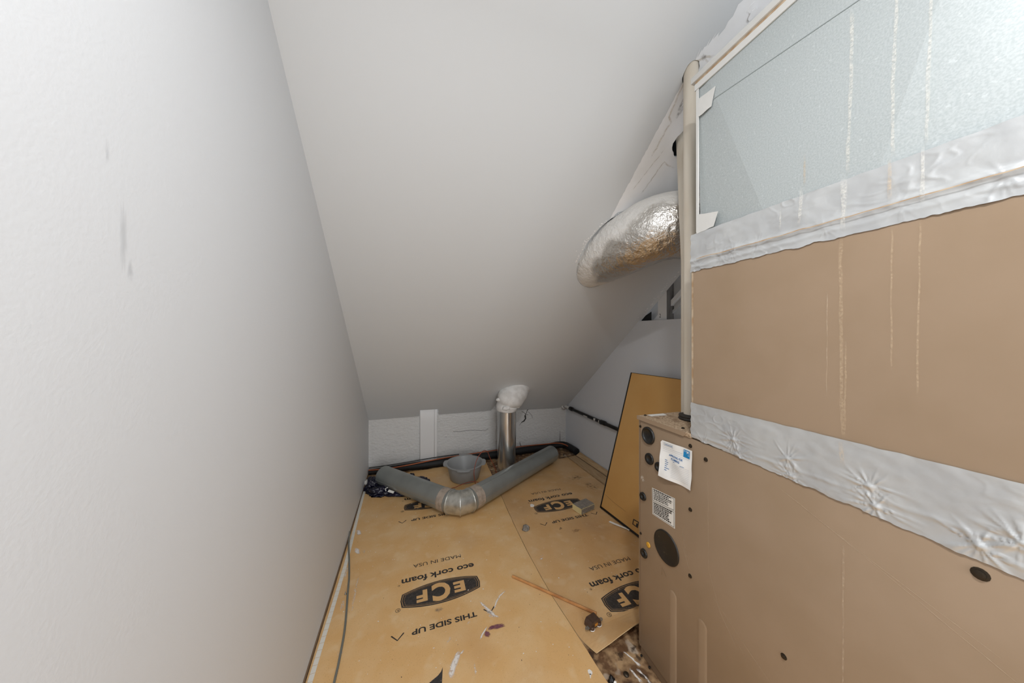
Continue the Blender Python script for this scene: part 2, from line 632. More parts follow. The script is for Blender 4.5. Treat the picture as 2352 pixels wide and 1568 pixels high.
def merge(parts):
    V, F = [], []
    for v, f in parts:
        s = len(V)
        V += list(v)
        F += [tuple(i + s for i in q) for q in f]
    return V, F


_txt = {}


def text_vf(s, bold=0.0):
    key = (s, bold)
    if key not in _txt:
        c = bpy.data.curves.new('t', 'FONT')
        c.body = s
        c.size = 1.0
        c.offset = bold
        c.resolution_u = 3
        o = bpy.data.objects.new('t', c)
        COL.objects.link(o)
        dg = bpy.context.evaluated_depsgraph_get()
        me = o.evaluated_get(dg).to_mesh()
        V = [(v.co.x, v.co.y) for v in me.vertices]
        F = [tuple(p.vertices) for p in me.polygons]
        o.evaluated_get(dg).to_mesh_clear()
        bpy.data.objects.remove(o)
        bpy.data.curves.remove(c)
        _txt[key] = (V, F)
    return _txt[key]


def text_fit(s, x0, x1, y0, y1, fmap, bold=0.0):
    V, F = text_vf(s, bold)
    xs, ys = [v[0] for v in V], [v[1] for v in V]
    a, b, c, d = min(xs), max(xs), min(ys), max(ys)
    return [fmap(x0 + (x - a) / (b - a) * (x1 - x0), y0 + (y - c) / (d - c) * (y1 - y0)) for x, y in V], F


# ================================================================== THE SETTING
# floor slab
V, F = box_vf((XL - 0.1, YB - 0.3, -0.06), (XR + 0.2, 3.2, 0.0))
floor = tag(mk('floor', V, F, 'slab'), 'grimy stained subfloor showing beside the furnace base', kind='structure')

# left wall (one flat painted sheet standing a little above the floor)
wl_out = [(YB, 0.012), (knee_y(XL) + 0.05, 0.012), (knee_y(XL) + 0.05, 0.7), (-0.1, ceil_z(-0.1) + 0.1), (YB, ceil_z(-0.1) + 0.1)]
V, F = poly_vf(wl_out, [], lambda y, z: (XL, y, z), back=(-0.06, 0, 0))
wall_left = tag(mk('wall_left', V, F, 'wall'), 'smooth pale grey painted wall filling the left side', kind='structure')
sf = lambda y, z: (XL + 0.0006, y, z)
blob_film('scuff_mark', 0.530, 1.332, 0.0055, 0.042, sf, 'scuff', wall_left, seed=3, core=0.3)
blob_film('scuff_mark', 0.540, 1.290, 0.0045, 0.014, sf, 'scuff2', wall_left, seed=4, core=0.3)
blob_film('scuff_mark', 0.508, 1.430, 0.0030, 0.014, sf, 'scuff2', wall_left, seed=5, core=0.3)

# base strip of brown wood showing in the gap under the left wall
rbox('baseboard_left', (XL - 0.02, YB, 0.0), (XL + 0.004, 2.95, 0.016), M['tan_dark'], None, 0.001, 1)
tag(bpy.data.objects['baseboard_left'], 'thin dark strip along the foot of the left wall', kind='structure')


# sloped ceiling: plasterboard with real openings
def cmap(x, s):
    return (x, YK - s * CA, Z0 + s * SA)


def cmap_out(off):
    return lambda x, s: (x, YK - s * CA - off * SA, Z0 + s * SA - off * CA)


def s_of_y(y):
    return (YK - y) / CA


S_TOP = s_of_y(-0.1)
c_low = [(XL - 0.02, 0.0), (0.075, 0.004), (0.083, 0.012), (0.086, 0.128), (0.252, 0.124), (0.258, 0.006), (0.55, 0.004), (0.772, 0.006),
         (0.792, 0.10), (0.815, 0.19), (0.86, 0.22), (1.00, 0.20), (1.03, 0.10), (1.045, -0.03), (1.25, -0.045), (1.50, -0.062),
         (1.575, -0.066), (1.588, -0.012), (1.632, -0.012), (1.642, -0.070), (XR + 0.02, -0.073)]
c_out = [(x, s) for x, s in c_low] + [(XR + 0.02, S_TOP), (XL - 0.02, S_TOP)]
hole_duct = ell(1.064, s_of_y(1.452), 0.168, 0.252, 48, 0.012, 11)
hole_pvc = jag(ell(0.967, s_of_y(0.835), 0.0265, 0.0345, 20), 0.008, 0.0016, 5)
hole_vent = jag([(1.062, s_of_y(1.006)), (1.068, s_of_y(0.985)), (1.080, s_of_y(0.962)), (1.12, s_of_y(0.950)), (1.152, s_of_y(0.98)), (1.150, s_of_y(1.04)),
                 (1.110, s_of_y(1.040)), (1.080, s_of_y(1.024))], 0.010, 0.0022, 6)
CH = [hole_duct, hole_pvc, hole_vent]
V, F = poly_vf(c_out, CH, cmap, back=(0, 0.014 * SA, 0.014 * CA))
ceiling = tag(mk('ceiling', V, F, 'ceil'), 'pale grey painted ceiling sloping down to the low knee wall', kind='structure')
# flat part of the ceiling over the camera
V, F = box_vf((XL - 0.1, YB - 0.1, ceil_z(-0.1)), (XR + 0.1, -0.09, ceil_z(-0.1) + 0.05))
mk('ceiling_top', V, F, 'ceil', ceiling)
# black sheet above the holes, painting in the shade of the attic
for nm, (x0, x1, y0, y1) in {'attic_shade_sheet': (0.80, 1.32, 1.15, 1.80)}.items():
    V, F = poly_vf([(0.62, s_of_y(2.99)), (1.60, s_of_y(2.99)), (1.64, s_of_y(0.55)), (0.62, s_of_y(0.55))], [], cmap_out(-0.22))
    mk('attic_shade_sheet', V, F, 'shade_black', ceiling)

# strip of ceiling that was never painted, with a ragged brush edge
rnd = random.Random(21)
patch = []
for k in range(60):
    y = 1.30 - k * (1.30 - 0.80) / 59
    patch.append((0.957 + rnd.uniform(-0.0018, 0.0018), s_of_y(y)))
for k in range(16):
    x = 0.957 + k * 0.045 / 15
    patch.append((x + rnd.uniform(-0.004, 0.004), s_of_y(0.795 - 0.06 * (k / 15) + rnd.uniform(-0.014, 0.014))))
for k in range(14):
    x = 1.002 + k * 0.03 / 13
    patch.append((x + rnd.uniform(-0.004, 0.004), s_of_y(0.735 - 0.16 * k / 13) + rnd.uniform(-0.008, 0.008)))
patch += [(XR - 0.02, s_of_y(0.55)), (XR - 0.02, s_of_y(1.30)), (1.24, s_of_y(1.30)), (1.16, s_of_y(1.262)), (1.06, s_of_y(1.236)), (0.98, s_of_y(1.262))]
V, F = poly_vf(patch, [hole_pvc, hole_vent], cmap_out(0.0008))
bare = mk('bare_strip', V, F, 'bare', ceiling)
bare['label'] = 'whiter unpainted strip of ceiling behind the duct and pipes'
co = cmap_out(0.0010)
for i, (pts, w) in enumerate([
        ([(1.025, 0.791), (0.990, 0.798), (0.968, 0.812), (0.961, 0.837), (0.962, 0.862), (0.963, 0.880), (0.970, 0.911), (0.978, 0.942), (0.998, 0.956), (0.996, 0.98), (0.998, 1.011), (0.996, 1.06)], 0.0072),
        ([(1.040, 0.800), (1.015, 0.806), (0.992, 0.800)], 0.0054),
        ([(1.145, 1.072), (1.109, 1.070), (1.075, 1.062), (1.068, 1.080), (1.060, 1.13), (1.050, 1.18)], 0.0060),
        ([(1.040, 1.03), (1.015, 1.10), (0.995, 1.17)], 0.0045)]):
    q = wiggle([(x, s_of_y(y)) for x, y in pts], 0.012, 0.0022, 40 + i)
    ribbon_film('water_stain', q, w, co, 'stain', bare)
for i, (x, y, rx, ry) in enumerate([(1.012, 0.925, 0.010, 0.020), (1.000, 0.900, 0.006, 0.03), (0.985, 0.800, 0.012, 0.008)]):
    blob_film('mould_patch', x, s_of_y(y), rx, ry, cmap_out(0.0012), 'mould', bare, seed=60 + i)
# plaster flake hanging from the ceiling and daubs along the brush line
V, F = poly_vf(ell(1.075, s_of_y(0.698), 0.010, 0.016, 18, 0.12, 9), [], cmap_out(0.006), back=(0, 0.003 * SA, 0.003 * CA))
mk('plaster_flake', V, F, 'bare', ceiling)
V, F = poly_vf(ell(1.060, s_of_y(0.690), 0.010, 0.012, 18, 0.2, 10), [], cmap_out(0.0018), back=(0, 0.001 * SA, 0.001 * CA))
mk('plaster_flake', V, F, 'bare', ceiling)
daub = []
for k in range(70):
    y = rnd.uniform(1.26, 1.52)
    x0 = 1.064 - 0.17 * math.sqrt(max(0.0, 1 - ((y - 1.452) / 0.2) ** 2))
    daub.append(poly_vf(ell(x0 - abs(rnd.gauss(0, 0.010)), s_of_y(y), rnd.uniform(0.001, 0.005), rnd.uniform(0.001, 0.004), 7, 0.3, k), [], cmap_out(0.0009)))
for k in range(60):
    t = rnd.random()
    y = 1.50 + (1.88 - 1.50) * t
    daub.append(poly_vf(ell(XR - 0.006 - abs(rnd.gauss(0, 0.012)), s_of_y(y), rnd.uniform(0.001, 0.006), rnd.uniform(0.001, 0.004), 7, 0.3, 100 + k), [], cmap_out(0.0009)))
V, F = merge(daub)
tag(mk('paint_daubs', V, F, 'bare', ceiling), kind='stuff')
# seam across the board
V, F = ribbon_vf([(XL, s_of_y(1.862)), (0.4, s_of_y(1.862)), (1.05, s_of_y(1.848))], 0.0025, cmap_out(0.0006))
mk('board_joint', V, F, 'wall_r', ceiling)

# knee wall at the back
kz_top = 0.80


def kmap(off):
    return lambda x, z: (x, knee_y(x) - off, z)


V, F = poly_vf([(XL - 0.02, -0.02), (XR + 0.05, -0.02), (XR + 0.05, 0.62), (1.2, kz_top), (0.6, kz_top), (0.4, 0.64), (XL - 0.02, 0.60)], [], kmap(0), back=(0, 0.05, 0))
wall_back = tag(mk('wall_back', V, F, 'plaster'), 'low rough plastered knee wall at the far end', kind='structure')
for i, (pts, w) in enumerate([
        ([(1.10, 0.285), (1.125, 0.315), (1.15, 0.325), (1.165, 0.345), (1.16, 0.375), (1.175, 0.41), (1.20, 0.45)], [0.003, 0.008, 0.016, 0.020, 0.006, 0.006, 0.012] + [0.01] * 60),
        ([(1.125, 0.43), (1.150, 0.415), (1.17, 0.395), (1.20, 0.385)], 0.004),
        ([(1.20, 0.42), (1.235, 0.38), (1.25, 0.35)], 0.003),
        ([(0.40, 0.29), (0.60, 0.285), (0.72, 0.27), (0.755, 0.285)], 0.003),
        ([(1.10, 0.10), (1.12, 0.06)], 0.006)]):
    q = wiggle(pts, 0.018, 0.004, 80 + i)
    ww = w if not isinstance(w, list) else [w[min(int(j * 7 / len(q)), 6)] for j in range(len(q))]
    V, F = ribbon_vf(q, ww, kmap(0.0012))
    mk('wall_crack', V, F, 'crack', wall_back)
V, F = ribbon_vf([(1.582, 0.17), (1.583, 0.10), (1.582, -0.01)], [0.003, 0.005, 0.008], kmap(0.004))
mk('wall_crack', V, F, 'crack', wall_back)
V, F = ribbon_vf([(XL + 0.003, 0.45), (XL + 0.003, 0.03)], 0.05, kmap(0.006))
mk('corner_bead', V, F, 'plaster', wall_back)

# right wall, stopping short of the ceiling where the framing shows
wr_out = [(YB, -0.02), (knee_y(XR) + 0.03, -0.02), (knee_y(XR) + 0.03, ceil_z(knee_y(XR) + 0.03) + 0.01), (1.884, ceil_z(1.884) + 0.01), (1.876, 1.336), (1.0, 1.322), (1.0, ceil_z(1.0) + 0.01),
          (-0.1, ceil_z(-0.1) + 0.05), (YB, ceil_z(-0.1) + 0.05)]
V, F = poly_vf(wr_out, [], lambda y, z: (XR, y, z), back=(0.012, 0, 0))
wall_right = tag(mk('wall_right', V, F, 'wall_r'), 'blue grey painted side wall with a triangular gap below the slope', kind='structure')
V, F = box_vf((1.742, 0.9, 1.0), (1.752, 2.2, 2.4))
mk('sheathing', V, F, 'sheath', wall_right, smooth=False)
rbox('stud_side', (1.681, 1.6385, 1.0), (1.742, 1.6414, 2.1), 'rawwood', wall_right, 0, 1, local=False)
stud = rbox('stud', (1.680, 1.6415, 1.0), (1.742, 1.719, 2.1), 'stud', wall_right, 0.001, 1, local=False)
V, F = text_fit('2', 0, 0.016, 0, 0.026, lambda x, y: (1.6795, 1.706 - x, 1.352 + y))
mk('pencil_mark', V, F, 'ink_plain', stud)
for off, th, d in ((0.050, 0.030, 1.715), (0.105, 0.016, 1.728)):
    q = [(0.95, ceil_z(0.95) - off / CA), (1.90, ceil_z(1.90) - off / CA), (1.90, ceil_z(1.90) - (off + th) / CA), (0.95, ceil_z(0.95) - (off + th) / CA)]
    V, F = poly_vf(q, [], lambda y, z: (d, y, z), back=(0.03, 0, 0))
    mk('rafter_board', V, F, 'stud' if off < 0.06 else 'sheath', wall_right)
V, F = poly_vf([(1.80, 1.30), (1.90, 1.30), (1.90, 1.36), (1.80, ceil_z(1.80))], [], lambda y, z: (1.700, y, z))
mk('gap_shade_sheet', V, F, 'shade_black', wall_right)  # black patch painting in the shade at the tip of the wall opening

# wall behind the camera with an opening added for the fill light
wb_out = [(XL - 0.1, -0.02), (XR + 0.1, -0.02), (XR + 0.1, 3.0), (XL - 0.1, 3.0)]
V, F = poly_vf(wb_out, [[(-0.3, 0.02), (1.2, 0.02), (1.2, 2.3), (-0.3, 2.3)]], lambda x, z: (x, YB, z), back=(0, -0.05, 0))
tag(mk('wall_front', V, F, 'wall'), 'painted wall behind the camera with an opening added for the fill light', kind='structure')

# ================================================================== FLOOR COVERING
TH = 0.004
edgeA = [(0.70, 2.90), (0.675, 2.45), (0.660, 2.263), (0.645, 2.027), (0.632, 1.80), (0.624, 1.578), (0.623, 1.40), (0.625, 1.264), (0.640, 1.065), (0.652, 0.895), (0.66, 0.6), (0.66, -1.9)]


def edge_x(y):
    for (xa, ya), (xb, yb) in zip(edgeA, edgeA[1:]):
        if yb <= y <= ya:
            return xa + (xb - xa) * (ya - y) / (ya - yb)
    return edgeA[0][0] if y > edgeA[0][1] else edgeA[-1][0]


outA = [(XL + 0.006, -1.9)] + list(reversed(wiggle(edgeA, 0.05, 0.0010, 3))) + jag([(0.70, 2.90), (XL + 0.006, 2.86)], 0.06, 0.006, 4)[:14]
outA[0] = (XL + 0.006, -1.9)
outA.append((XL + 0.006, 2.86))
V, F = poly_vf(outA, [], lambda x, y: (x, y, TH), back=(0, 0, -TH + 0.0004))
sheetA = tag(mk('underlay_sheet', V, F, 'kraft'), 'tan printed cork underlay sheet lying along the left wall', 'floor covering', 'underlay sheets on the floor')

# second sheet, its near end curling up off the floor
NU, NV = 26, 60


def sheetB_pt(u, v):
    near_l, near_r = Vector((0.668, 0.985)), Vector((1.06, 1.005))
    far = 2.54 + 0.17 * min(1.0, max(0.0, (u - 0.34) / 0.35))
    ynear = near_l.y + (near_r.y - near_l.y) * u + 0.030 * (max(0, u - 0.08)) * (1 - u) * 2 - 0.014 * math.exp(-((u - 0.12) / 0.08) ** 2) * 0
    y = ynear + (far - ynear) * (v ** 1.25)
    xl = edge_x(max(y, 1.02)) + 0.003 + 0.024 * (max(0.0, 1.09 - y) / 0.105) ** 2
    x = xl + (1.503 - xl) * u
    d = max(0.0, 1.10 - y) / 0.11
    lift = (0.006 + 0.046 * min(1, u / 0.24)) * d ** 1.6
    return Vector((x, y, 0.0046 + lift))


V, F = [], []
for j in range(NV + 1):
    for i in range(NU + 1):
        V.append(sheetB_pt(i / NU, j / NV))
nB = len(V)
V += [v - Vector((0, 0, 0.0038)) for v in V]
w_ = NU + 1
for j in range(NV):
    for i in range(NU):
        a = j * w_ + i
        F.append((a, a + 1, a + w_ + 1, a + w_))
        F.append((a + nB, a + w_ + nB, a + w_ + 1 + nB, a + 1 + nB))
FE = []
for i in range(NU):
    FE.append((i, i + nB, i + 1 + nB, i + 1))
    k = NV * w_ + i
    FE.append((k, k + 1, k + 1 + nB, k + nB))
for j in range(NV):
    a = j * w_
    FE.append((a, a + w_, a + w_ + nB, a + nB))
    b = a + NU
    FE.append((b, b + nB, b + w_ + nB, b + w_))
nf = len(F)
sheetB = mk('underlay_sheet', V, F + FE, ['kraft2', 'kraft_edge'], None, smooth=False)
for i, p in enumerate(sheetB.data.polygons):
    p.material_index = 1 if i >= nf else 0
tag(sheetB, 'worn tan underlay sheet with curled torn end near the furnace', 'floor covering', 'underlay sheets on the floor')


# printing on the sheets
def logo(parent, cx, cy, z, parts=('badge', 'eco', 'usa', 'side'), clip_x=None):
    f = lambda x, y: (cx - x, cy - y, z)
    fr = lambda dz: (lambda x, y: (cx - x, cy - y, z + dz))
    if 'badge' in parts:
        hw, he, hc = 0.178, 0.036, 0.067

        def badge(hw, he, hc, n=26):
            top = [(-hw + 2 * hw * k / n, he + (hc - he) * (1 - ((-hw + 2 * hw * k / n) / hw) ** 2)) for k in range(n + 1)]
            p = top + [(hw + 0.006, 0)] + [(-x, -y) for x, y in top] + [(-hw - 0.006, 0)]
            return p
        V, F = poly_vf(badge(hw, he, hc), [], f)
        b = mk('badge', V, F, 'ink', parent)
        o = badge(hw - 0.006, he - 0.004, hc - 0.006)
        i = badge(hw - 0.0075, he - 0.0052, hc - 0.0074)
        V, F = poly_vf(o, [i], fr(0.0002))
        mk('badge_line', V, F, 'card', b)
        st = badge(hw - 0.016, he - 0.008, hc - 0.014)
        q, acc = [], 0
        for a_, b_ in zip(st, st[1:] + st[:1]):
            A_, B_ = Vector(a_), Vector(b_)
            L_ = (B_ - A_).length
            n_ = max(1, int(L_ / 0.0048))
            for k in range(n_):
                q.append(ribbon_vf([A_.lerp(B_, (k + 0.2) / n_), A_.lerp(B_, (k + 0.7) / n_)], 0.0012, fr(0.0002)))
        V, F = merge(q)
        tag(mk('badge_stitches', V, F, 'card', b), kind='stuff')
        for ch, x0, x1, y0, y1 in (('E', -0.110, -0.057, -0.032, 0.032), ('C', -0.041, 0.044, -0.053, 0.053), ('F', 0.065, 0.114, -0.033, 0.033)):
            V, F = text_fit(ch, x0, x1, y0, y1, fr(0.0003), 0.05)
            mk('letter', V, F, 'card', b)
    if 'eco' in parts:
        V, F = text_fit('eco cork foam', -0.178, 0.182, -0.132, -0.092, f, 0.026)
        mk('lettering', V, F, 'ink_plain', parent)
    if 'usa' in parts:
        V, F = text_fit('MADE IN USA', -0.122, 0.127, -0.218, -0.193, f, 0.0)
        mk('lettering', V, F, 'ink_plain', parent)
    if 'side' in parts:
        V, F = text_fit('THIS SIDE UP', -0.133, 0.136, 0.158, 0.183, f, 0.028)
        mk('lettering', V, F, 'ink_plain', parent)
        for ax in (-0.190, 0.190):
            V, F = ribbon_vf([(ax - 0.024, 0.160), (ax, 0.186), (ax + 0.024, 0.160)], 0.0052, f)
            mk('arrow', V, F, 'ink_plain', parent)
    for (rx, ry, rr, need) in ((0.193, -0.095, 0.0055, 'eco'), (0.193, 0.045, 0.0105, 'badge')):
        if need in parts:
            V, F = poly_vf(ell(rx, ry, rr, rr, 22), [ell(rx, ry, rr * 0.82, rr * 0.82, 22)], f)
            g = text_fit('R', rx - rr * 0.42, rx + rr * 0.42, ry - rr * 0.52, ry + rr * 0.52, f)
            V, F = merge([(V, F), g])
            mk('registered_mark', V, F, 'ink_plain', parent)


PR = TH + 0.0004
logo(sheetA, 0.142, 1.468, PR)
logo(sheetA, 0.142, 2.275, PR)
logo(sheetB, 1.011, 1.956, 0.0050)
logo(sheetB, 1.011, 1.154, 0.0050, ('badge', 'eco', 'usa'))
# print fragment at the bottom of the picture
V, F = poly_vf([(0.113, 1.126), (0.106, 1.113), (0.094, 1.103), (0.078, 1.096), (0.050, 1.083), (0.010, 1.05), (0.03, 1.01), (0.08, 1.02), (0.105, 1.075)], [], lambda x, y: (x, y, PR))
mk('print_fragment', V, F, 'ink', sheetA)

# marks on the sheets
fz = lambda x, y: (x, y, PR + 0.0004)


def smear(parent, pts, w, m, seed, z=0.0):
    q = wiggle(pts, 0.010, 0.0015, seed)
    r_ = random.Random(seed)
    n_ = len(q)
    ww = [w * (0.25 + 0.75 * math.sin(math.pi * (k + 0.6) / (n_ + 0.4))) * r_.uniform(0.75, 1.15) for k in range(n_)]
    return ribbon_film('paint_smear', q, ww, lambda x, y: (x, y, (PR if parent is sheetA else 0.0052) + 0.0005 + z), m, parent)


smear(sheetA, [(0.139, 1.075), (0.140, 1.095), (0.152, 1.12), (0.166, 1.145), (0.180, 1.162)], 0.022, 'smear', 1)
smear(sheetA, [(0.172, 1.150), (0.188, 1.155), (0.198, 1.163)], 0.006, 'smear', 2)
smear(sheetA, [(0.222, 1.06), (0.224, 1.09), (0.226, 1.105)], 0.007, 'smear2', 3)
smear(sheetA, [(0.300, 1.355), (0.320, 1.31), (0.345, 1.262), (0.362, 1.250)], 0.014, 'smear', 4, 0.0004)
smear(sheetA, [(0.318, 1.300), (0.330, 1.270), (0.345, 1.25)], 0.014, 'smear2', 5, 0.0004)
smear(sheetA, [(0.262, 1.180), (0.285, 1.205), (0.305, 1.225)], 0.007, 'smear', 6, 0.0006)
smear(sheetA, [(0.350, 1.295), (0.372, 1.325), (0.395, 1.352), (0.43, 1.372)], 0.008, 'smear', 7)
smear(sheetA, [(0.135, 1.205), (0.15, 1.22), (0.155, 1.235)], 0.009, 'smear2', 8)
smear(sheetA, [(0.225, 1.262), (0.245, 1.272)], 0.008, 'smear2', 9)
smear(sheetA, [(-0.312, 2.105), (-0.300, 2.07), (-0.292, 2.045)], 0.024, 'smear', 10)
smear(sheetA, [(-0.296, 1.925), (-0.285, 1.90), (-0.268, 1.865)], 0.020, 'smear', 11)
smear(sheetA, [(-0.250, 1.90), (-0.243, 1.86)], 0.013, 'smear2', 12)
smear(sheetA, [(-0.246, 1.69), (-0.247, 1.60), (-0.243, 1.48)], 0.010, 'smear2', 13)
smear(sheetA, [(-0.312, 1.78), (-0.310, 1.70)], 0.012, 'smear2', 14)
smear(sheetA, [(-0.29, 1.56), (-0.288, 1.50)], 0.014, 'smear2', 15)
smear(sheetA, [(-0.255, 1.31), (-0.25, 1.29)], 0.020, 'smear2', 16)
smear(sheetA, [(-0.27, 1.24), (-0.262, 1.225)], 0.006, 'smear', 17)
smear(sheetB, [(0.665, 1.505), (0.69, 1.512)], 0.008, 'smear', 18)
smear(sheetB, [(0.67, 1.52), (0.70, 1.53)], 0.005, 'smear2', 19)
for i, (x, y, rx, ry, rot) in enumerate([(0.345, 1.212, 0.030, 0.011, -0.15), (0.318, 1.214, 0.014, 0.008, 0.2), (0.296, 1.194, 0.011, 0.014, 0.5)]):
    blob_film('purple_stain', x, y, rx, ry, lambda a, b: (a, b, PR + 0.0005 + i * 0.0001), 'purple', sheetA, amp=0.12, seed=200 + i, rot=rot, core=0.7)
for i, (p, x, y, rx, ry) in enumerate([(sheetA, 0.12, 1.37, 0.018, 0.012), (sheetB, 1.02, 1.10, 0.10, 0.035), (sheetB, 0.90, 1.06, 0.08, 0.03), (sheetB, 0.80, 1.68, 0.012, 0.012),
                                       (sheetB, 0.98, 1.66, 0.035, 0.014), (sheetB, 1.35, 2.30, 0.07, 0.05), (sheetB, 1.40, 2.12, 0.05, 0.06)]):
    blob_film('dirt_mark', x, y, rx, ry, lambda a, b: (a, b, 0.0056 if p is sheetB else PR + 0.0004), 'mould' if i == 0 else 'dirt', p, seed=220 + i)
V, F = poly_vf(ell(0.612, 0.940, 0.0075, 0.0095, 18, 0.10, 77), [], fz)
mk('paint_drop', V, F, 'chip', sheetA)
V, F = ribbon_vf([(0.610, 0.935), (0.602, 0.922)], [0.006, 0.002], fz)
mk('paint_drop', V, F, 'chip', sheetA)
# scattered paint specks
for sh, xr, yr, n in ((sheetA, (-0.30, 0.60), (1.0, 2.4), 190), (sheetB, (0.68, 1.45), (1.12, 2.5), 90)):
    q = []
    r_ = random.Random(n)
    for k in range(n):
        x, y = r_.uniform(*xr), r_.uniform(*yr)
        s_ = r_.choice((0.0008, 0.0010, 0.0014, 0.0022))
        q.append(poly_vf(ell(x, y, s_, s_ * r_.uniform(0.5, 2.0), 6, 0.3, k, r_.uniform(0, 3)), [], lambda a, b: (a, b, 0.0056)))
    V, F = merge(q)
    tag(mk('paint_specks', V, F, 'chip', sh), kind='stuff')
    q = []
    for k in range(n // 2):
        x, y = r_.uniform(*xr), r_.uniform(*yr)
        s_ = r_.choice((0.0008, 0.0012, 0.0018))
        q.append(poly_vf(ell(x, y, s_, s_ * r_.uniform(0.5, 1.5), 6, 0.3, k), [], lambda a, b: (a, b, 0.0054)))
    V, F = merge(q)
    tag(mk('dark_specks', V, F, 'tan_dark', sh), kind='stuff')

# perforated white tape along the left edge
V, F = [], []
segs = []
y0 = 2.62
pathT = [(-0.3405, 2.63), (-0.336, 2.3), (-0.328, 2.0), (-0.324, 1.8), (-0.327, 1.5), (-0.331, 1.2), (-0.332, 0.6), (-0.332, -0.8)]


def path_x(path, y):
    for (xa, ya), (xb, yb) in zip(path, path[1:]):
        if yb <= y <= ya:
            return xa + (xb - xa) * (ya - y) / (ya - yb)
    return path[-1][0]


tape_strip = thing('edge_tape', 'narrow white perforated tape running along the foot of left wall', 'tape', (-0.332, 1.2, TH))
yy = 2.62
me0 = None
while yy > 0.75:
    y2 = yy - 0.0285
    xa, xb = path_x(pathT, yy), path_x(pathT, y2)
    w2 = 0.0085
    zz = PR + 0.0006
    V = [(xa - w2, yy - 0.0008, zz), (xa + w2, yy - 0.0008, zz), (xb + w2, y2 + 0.0008, zz), (xb - w2, y2 + 0.0008, zz)]
    V += [(x, y, z - 0.0005) for x, y, z in V]
    mk('tape_tab', V, [(0, 1, 2, 3), (7, 6, 5, 4), (0, 4, 5, 1), (1, 5, 6, 2), (2, 6, 7, 3), (3, 7, 4, 0)], 'strip', tape_strip)
    yy = y2

# grey flat cable
pc = smooth_path([(-0.347, 2.06, 0.03), (-0.338, 1.97, 0.012), (-0.311, 1.823, 0.0075), (-0.290, 1.70, 0.0075), (-0.279, 1.605, 0.0075), (-0.256, 1.414, 0.0075), (-0.250, 1.29, 0.0075), (-0.250, 1.198, 0.0075),
                  (-0.256, 1.0, 0.0075), (-0.27, 0.7, 0.0075)], 8)
fr_ = frames(pc)
V, F = [], []
for p, t, n, b in fr_:
    side = Vector((-t.y, t.x, 0)).normalized()
    for a_, h_ in ((-1, 0.0), (-0.8, 0.0022), (0.8, 0.0022), (1, 0.0), (0.8, -0.0018), (-0.8, -0.0018)):
        V.append(p + side * (0.0042 * a_) + Vector((0, 0, h_)))
for i in range(len(fr_) - 1):
    for k in range(6):
        k2 = (k + 1) % 6
        F.append((i * 6 + k, i * 6 + k2, i * 6 + 6 + k2, i * 6 + 6 + k))
F += [tuple(range(6)), tuple((len(fr_) - 1) * 6 + k for k in range(6))]
tag(auto_smooth(mk('flat_cable', V, F, 'cable'), 50), 'grey flat cable curving over the underlay by the left wall', 'cable')

# loose screw beside the cable
V, F = merge([lathe_vf([(0.0, 0.0), (0.0045, 0.0), (0.0045, 0.002), (0.002, 0.0045), (0.0015, 0.012), (0.0, 0.014)], 12, (-0.287, 1.592, PR))])
tag(mk('loose_screw', V, F, 'zinc', smooth=True), 'tiny silver screw lying beside the grey flat cable', 'screw')

# wooden edge batten and folded card along the right wall
bt = thing('edge_batten', 'flat brown batten lying along the foot of the right wall', 'batten', (1.55, 2.3, 0))
V, F = poly_vf([(1.505, 2.70), (1.605, 2.72), (1.622, 1.5), (1.52, 1.5)], [], lambda x, y: (x, y, 0.011), back=(0, 0, -0.0105))
mk('board', V, F, 'plaswood', bt)
V, F = poly_vf([(1.602, 2.71), (1.650, 2.72), (1.650, 1.5), (1.618, 1.5)], [], lambda x, y: (x, y, 0.016 + (x - 1.60) * 0.5), back=(0, 0, -0.014))
mk('board', V, F, 'plaswood', bt)
V, F = ribbon_vf([(1.600, 2.71), (1.617, 1.5)], 0.006, lambda x, y: (x, y, 0.0128))
mk('dark_joint', V, F, 'crack', bt)

# ================================================================== FURNACE GROUP
FC = Vector((0.830, 0.944, 0.0))
FROT = -math.radians(1.946)
FL = 0.98                                     # length towards (and past) the camera
RF = Matrix.Translation(FC) @ Matrix.Rotation(FROT, 4, 'Z')


def floc(dx, u, z):
    return tuple(RF @ Vector((dx, -u, z)))


furnace = thing('furnace', 'tall tan furnace cabinet with black knockout plugs and labels on its side', 'furnace', FC, FROT)
DW = 0.53
body = rbox('cabinet', (0.0, -FL, 0.035), (DW, 0.0, 0.8925), 'tan', furnace, 0.0025, 2)
rbox('base_rail', (0.004, -FL, 0.0), (DW - 0.004, -0.006, 0.034), 'tan_dark', furnace, 0.002, 1)
rbox('edge_seam', (-0.0012, -0.010, 0.035), (0.0, -0.0075, 0.885), 'tan_dark', furnace, 0)
# top with turned-down lip
top = rbox('top_plate', (-0.003, -0.236, 0.8932), (DW, 0.003, 0.9070), 'dusty', furnace, 0.001, 1)
V, F = poly_vf([(-0.004, 0.9072), (0.211, 0.9072), (0.219, 0.9072), (0.219, 0.901), (0.211, 0.8925), (-0.004, 0.8925)], [], lambda u, z: (-0.0050, -u, z), back=(0.0022, 0, 0))
mk('lip', V, F, 'tan', top, True)
V, F = poly_vf([(0.005, 0.004), (0.080, 0.006), (0.075, 0.032), (0.004, 0.030)], [], lambda x, u: (x + 0.03, -u, 0.9078))
sk = mk('top_label', V, F, 'label', furnace, True)
blob_film('label_stain', 0.060, 0.026, 0.025, 0.006, lambda x, u: (x, -u, 0.9082), 'stain', sk, True, seed=2)


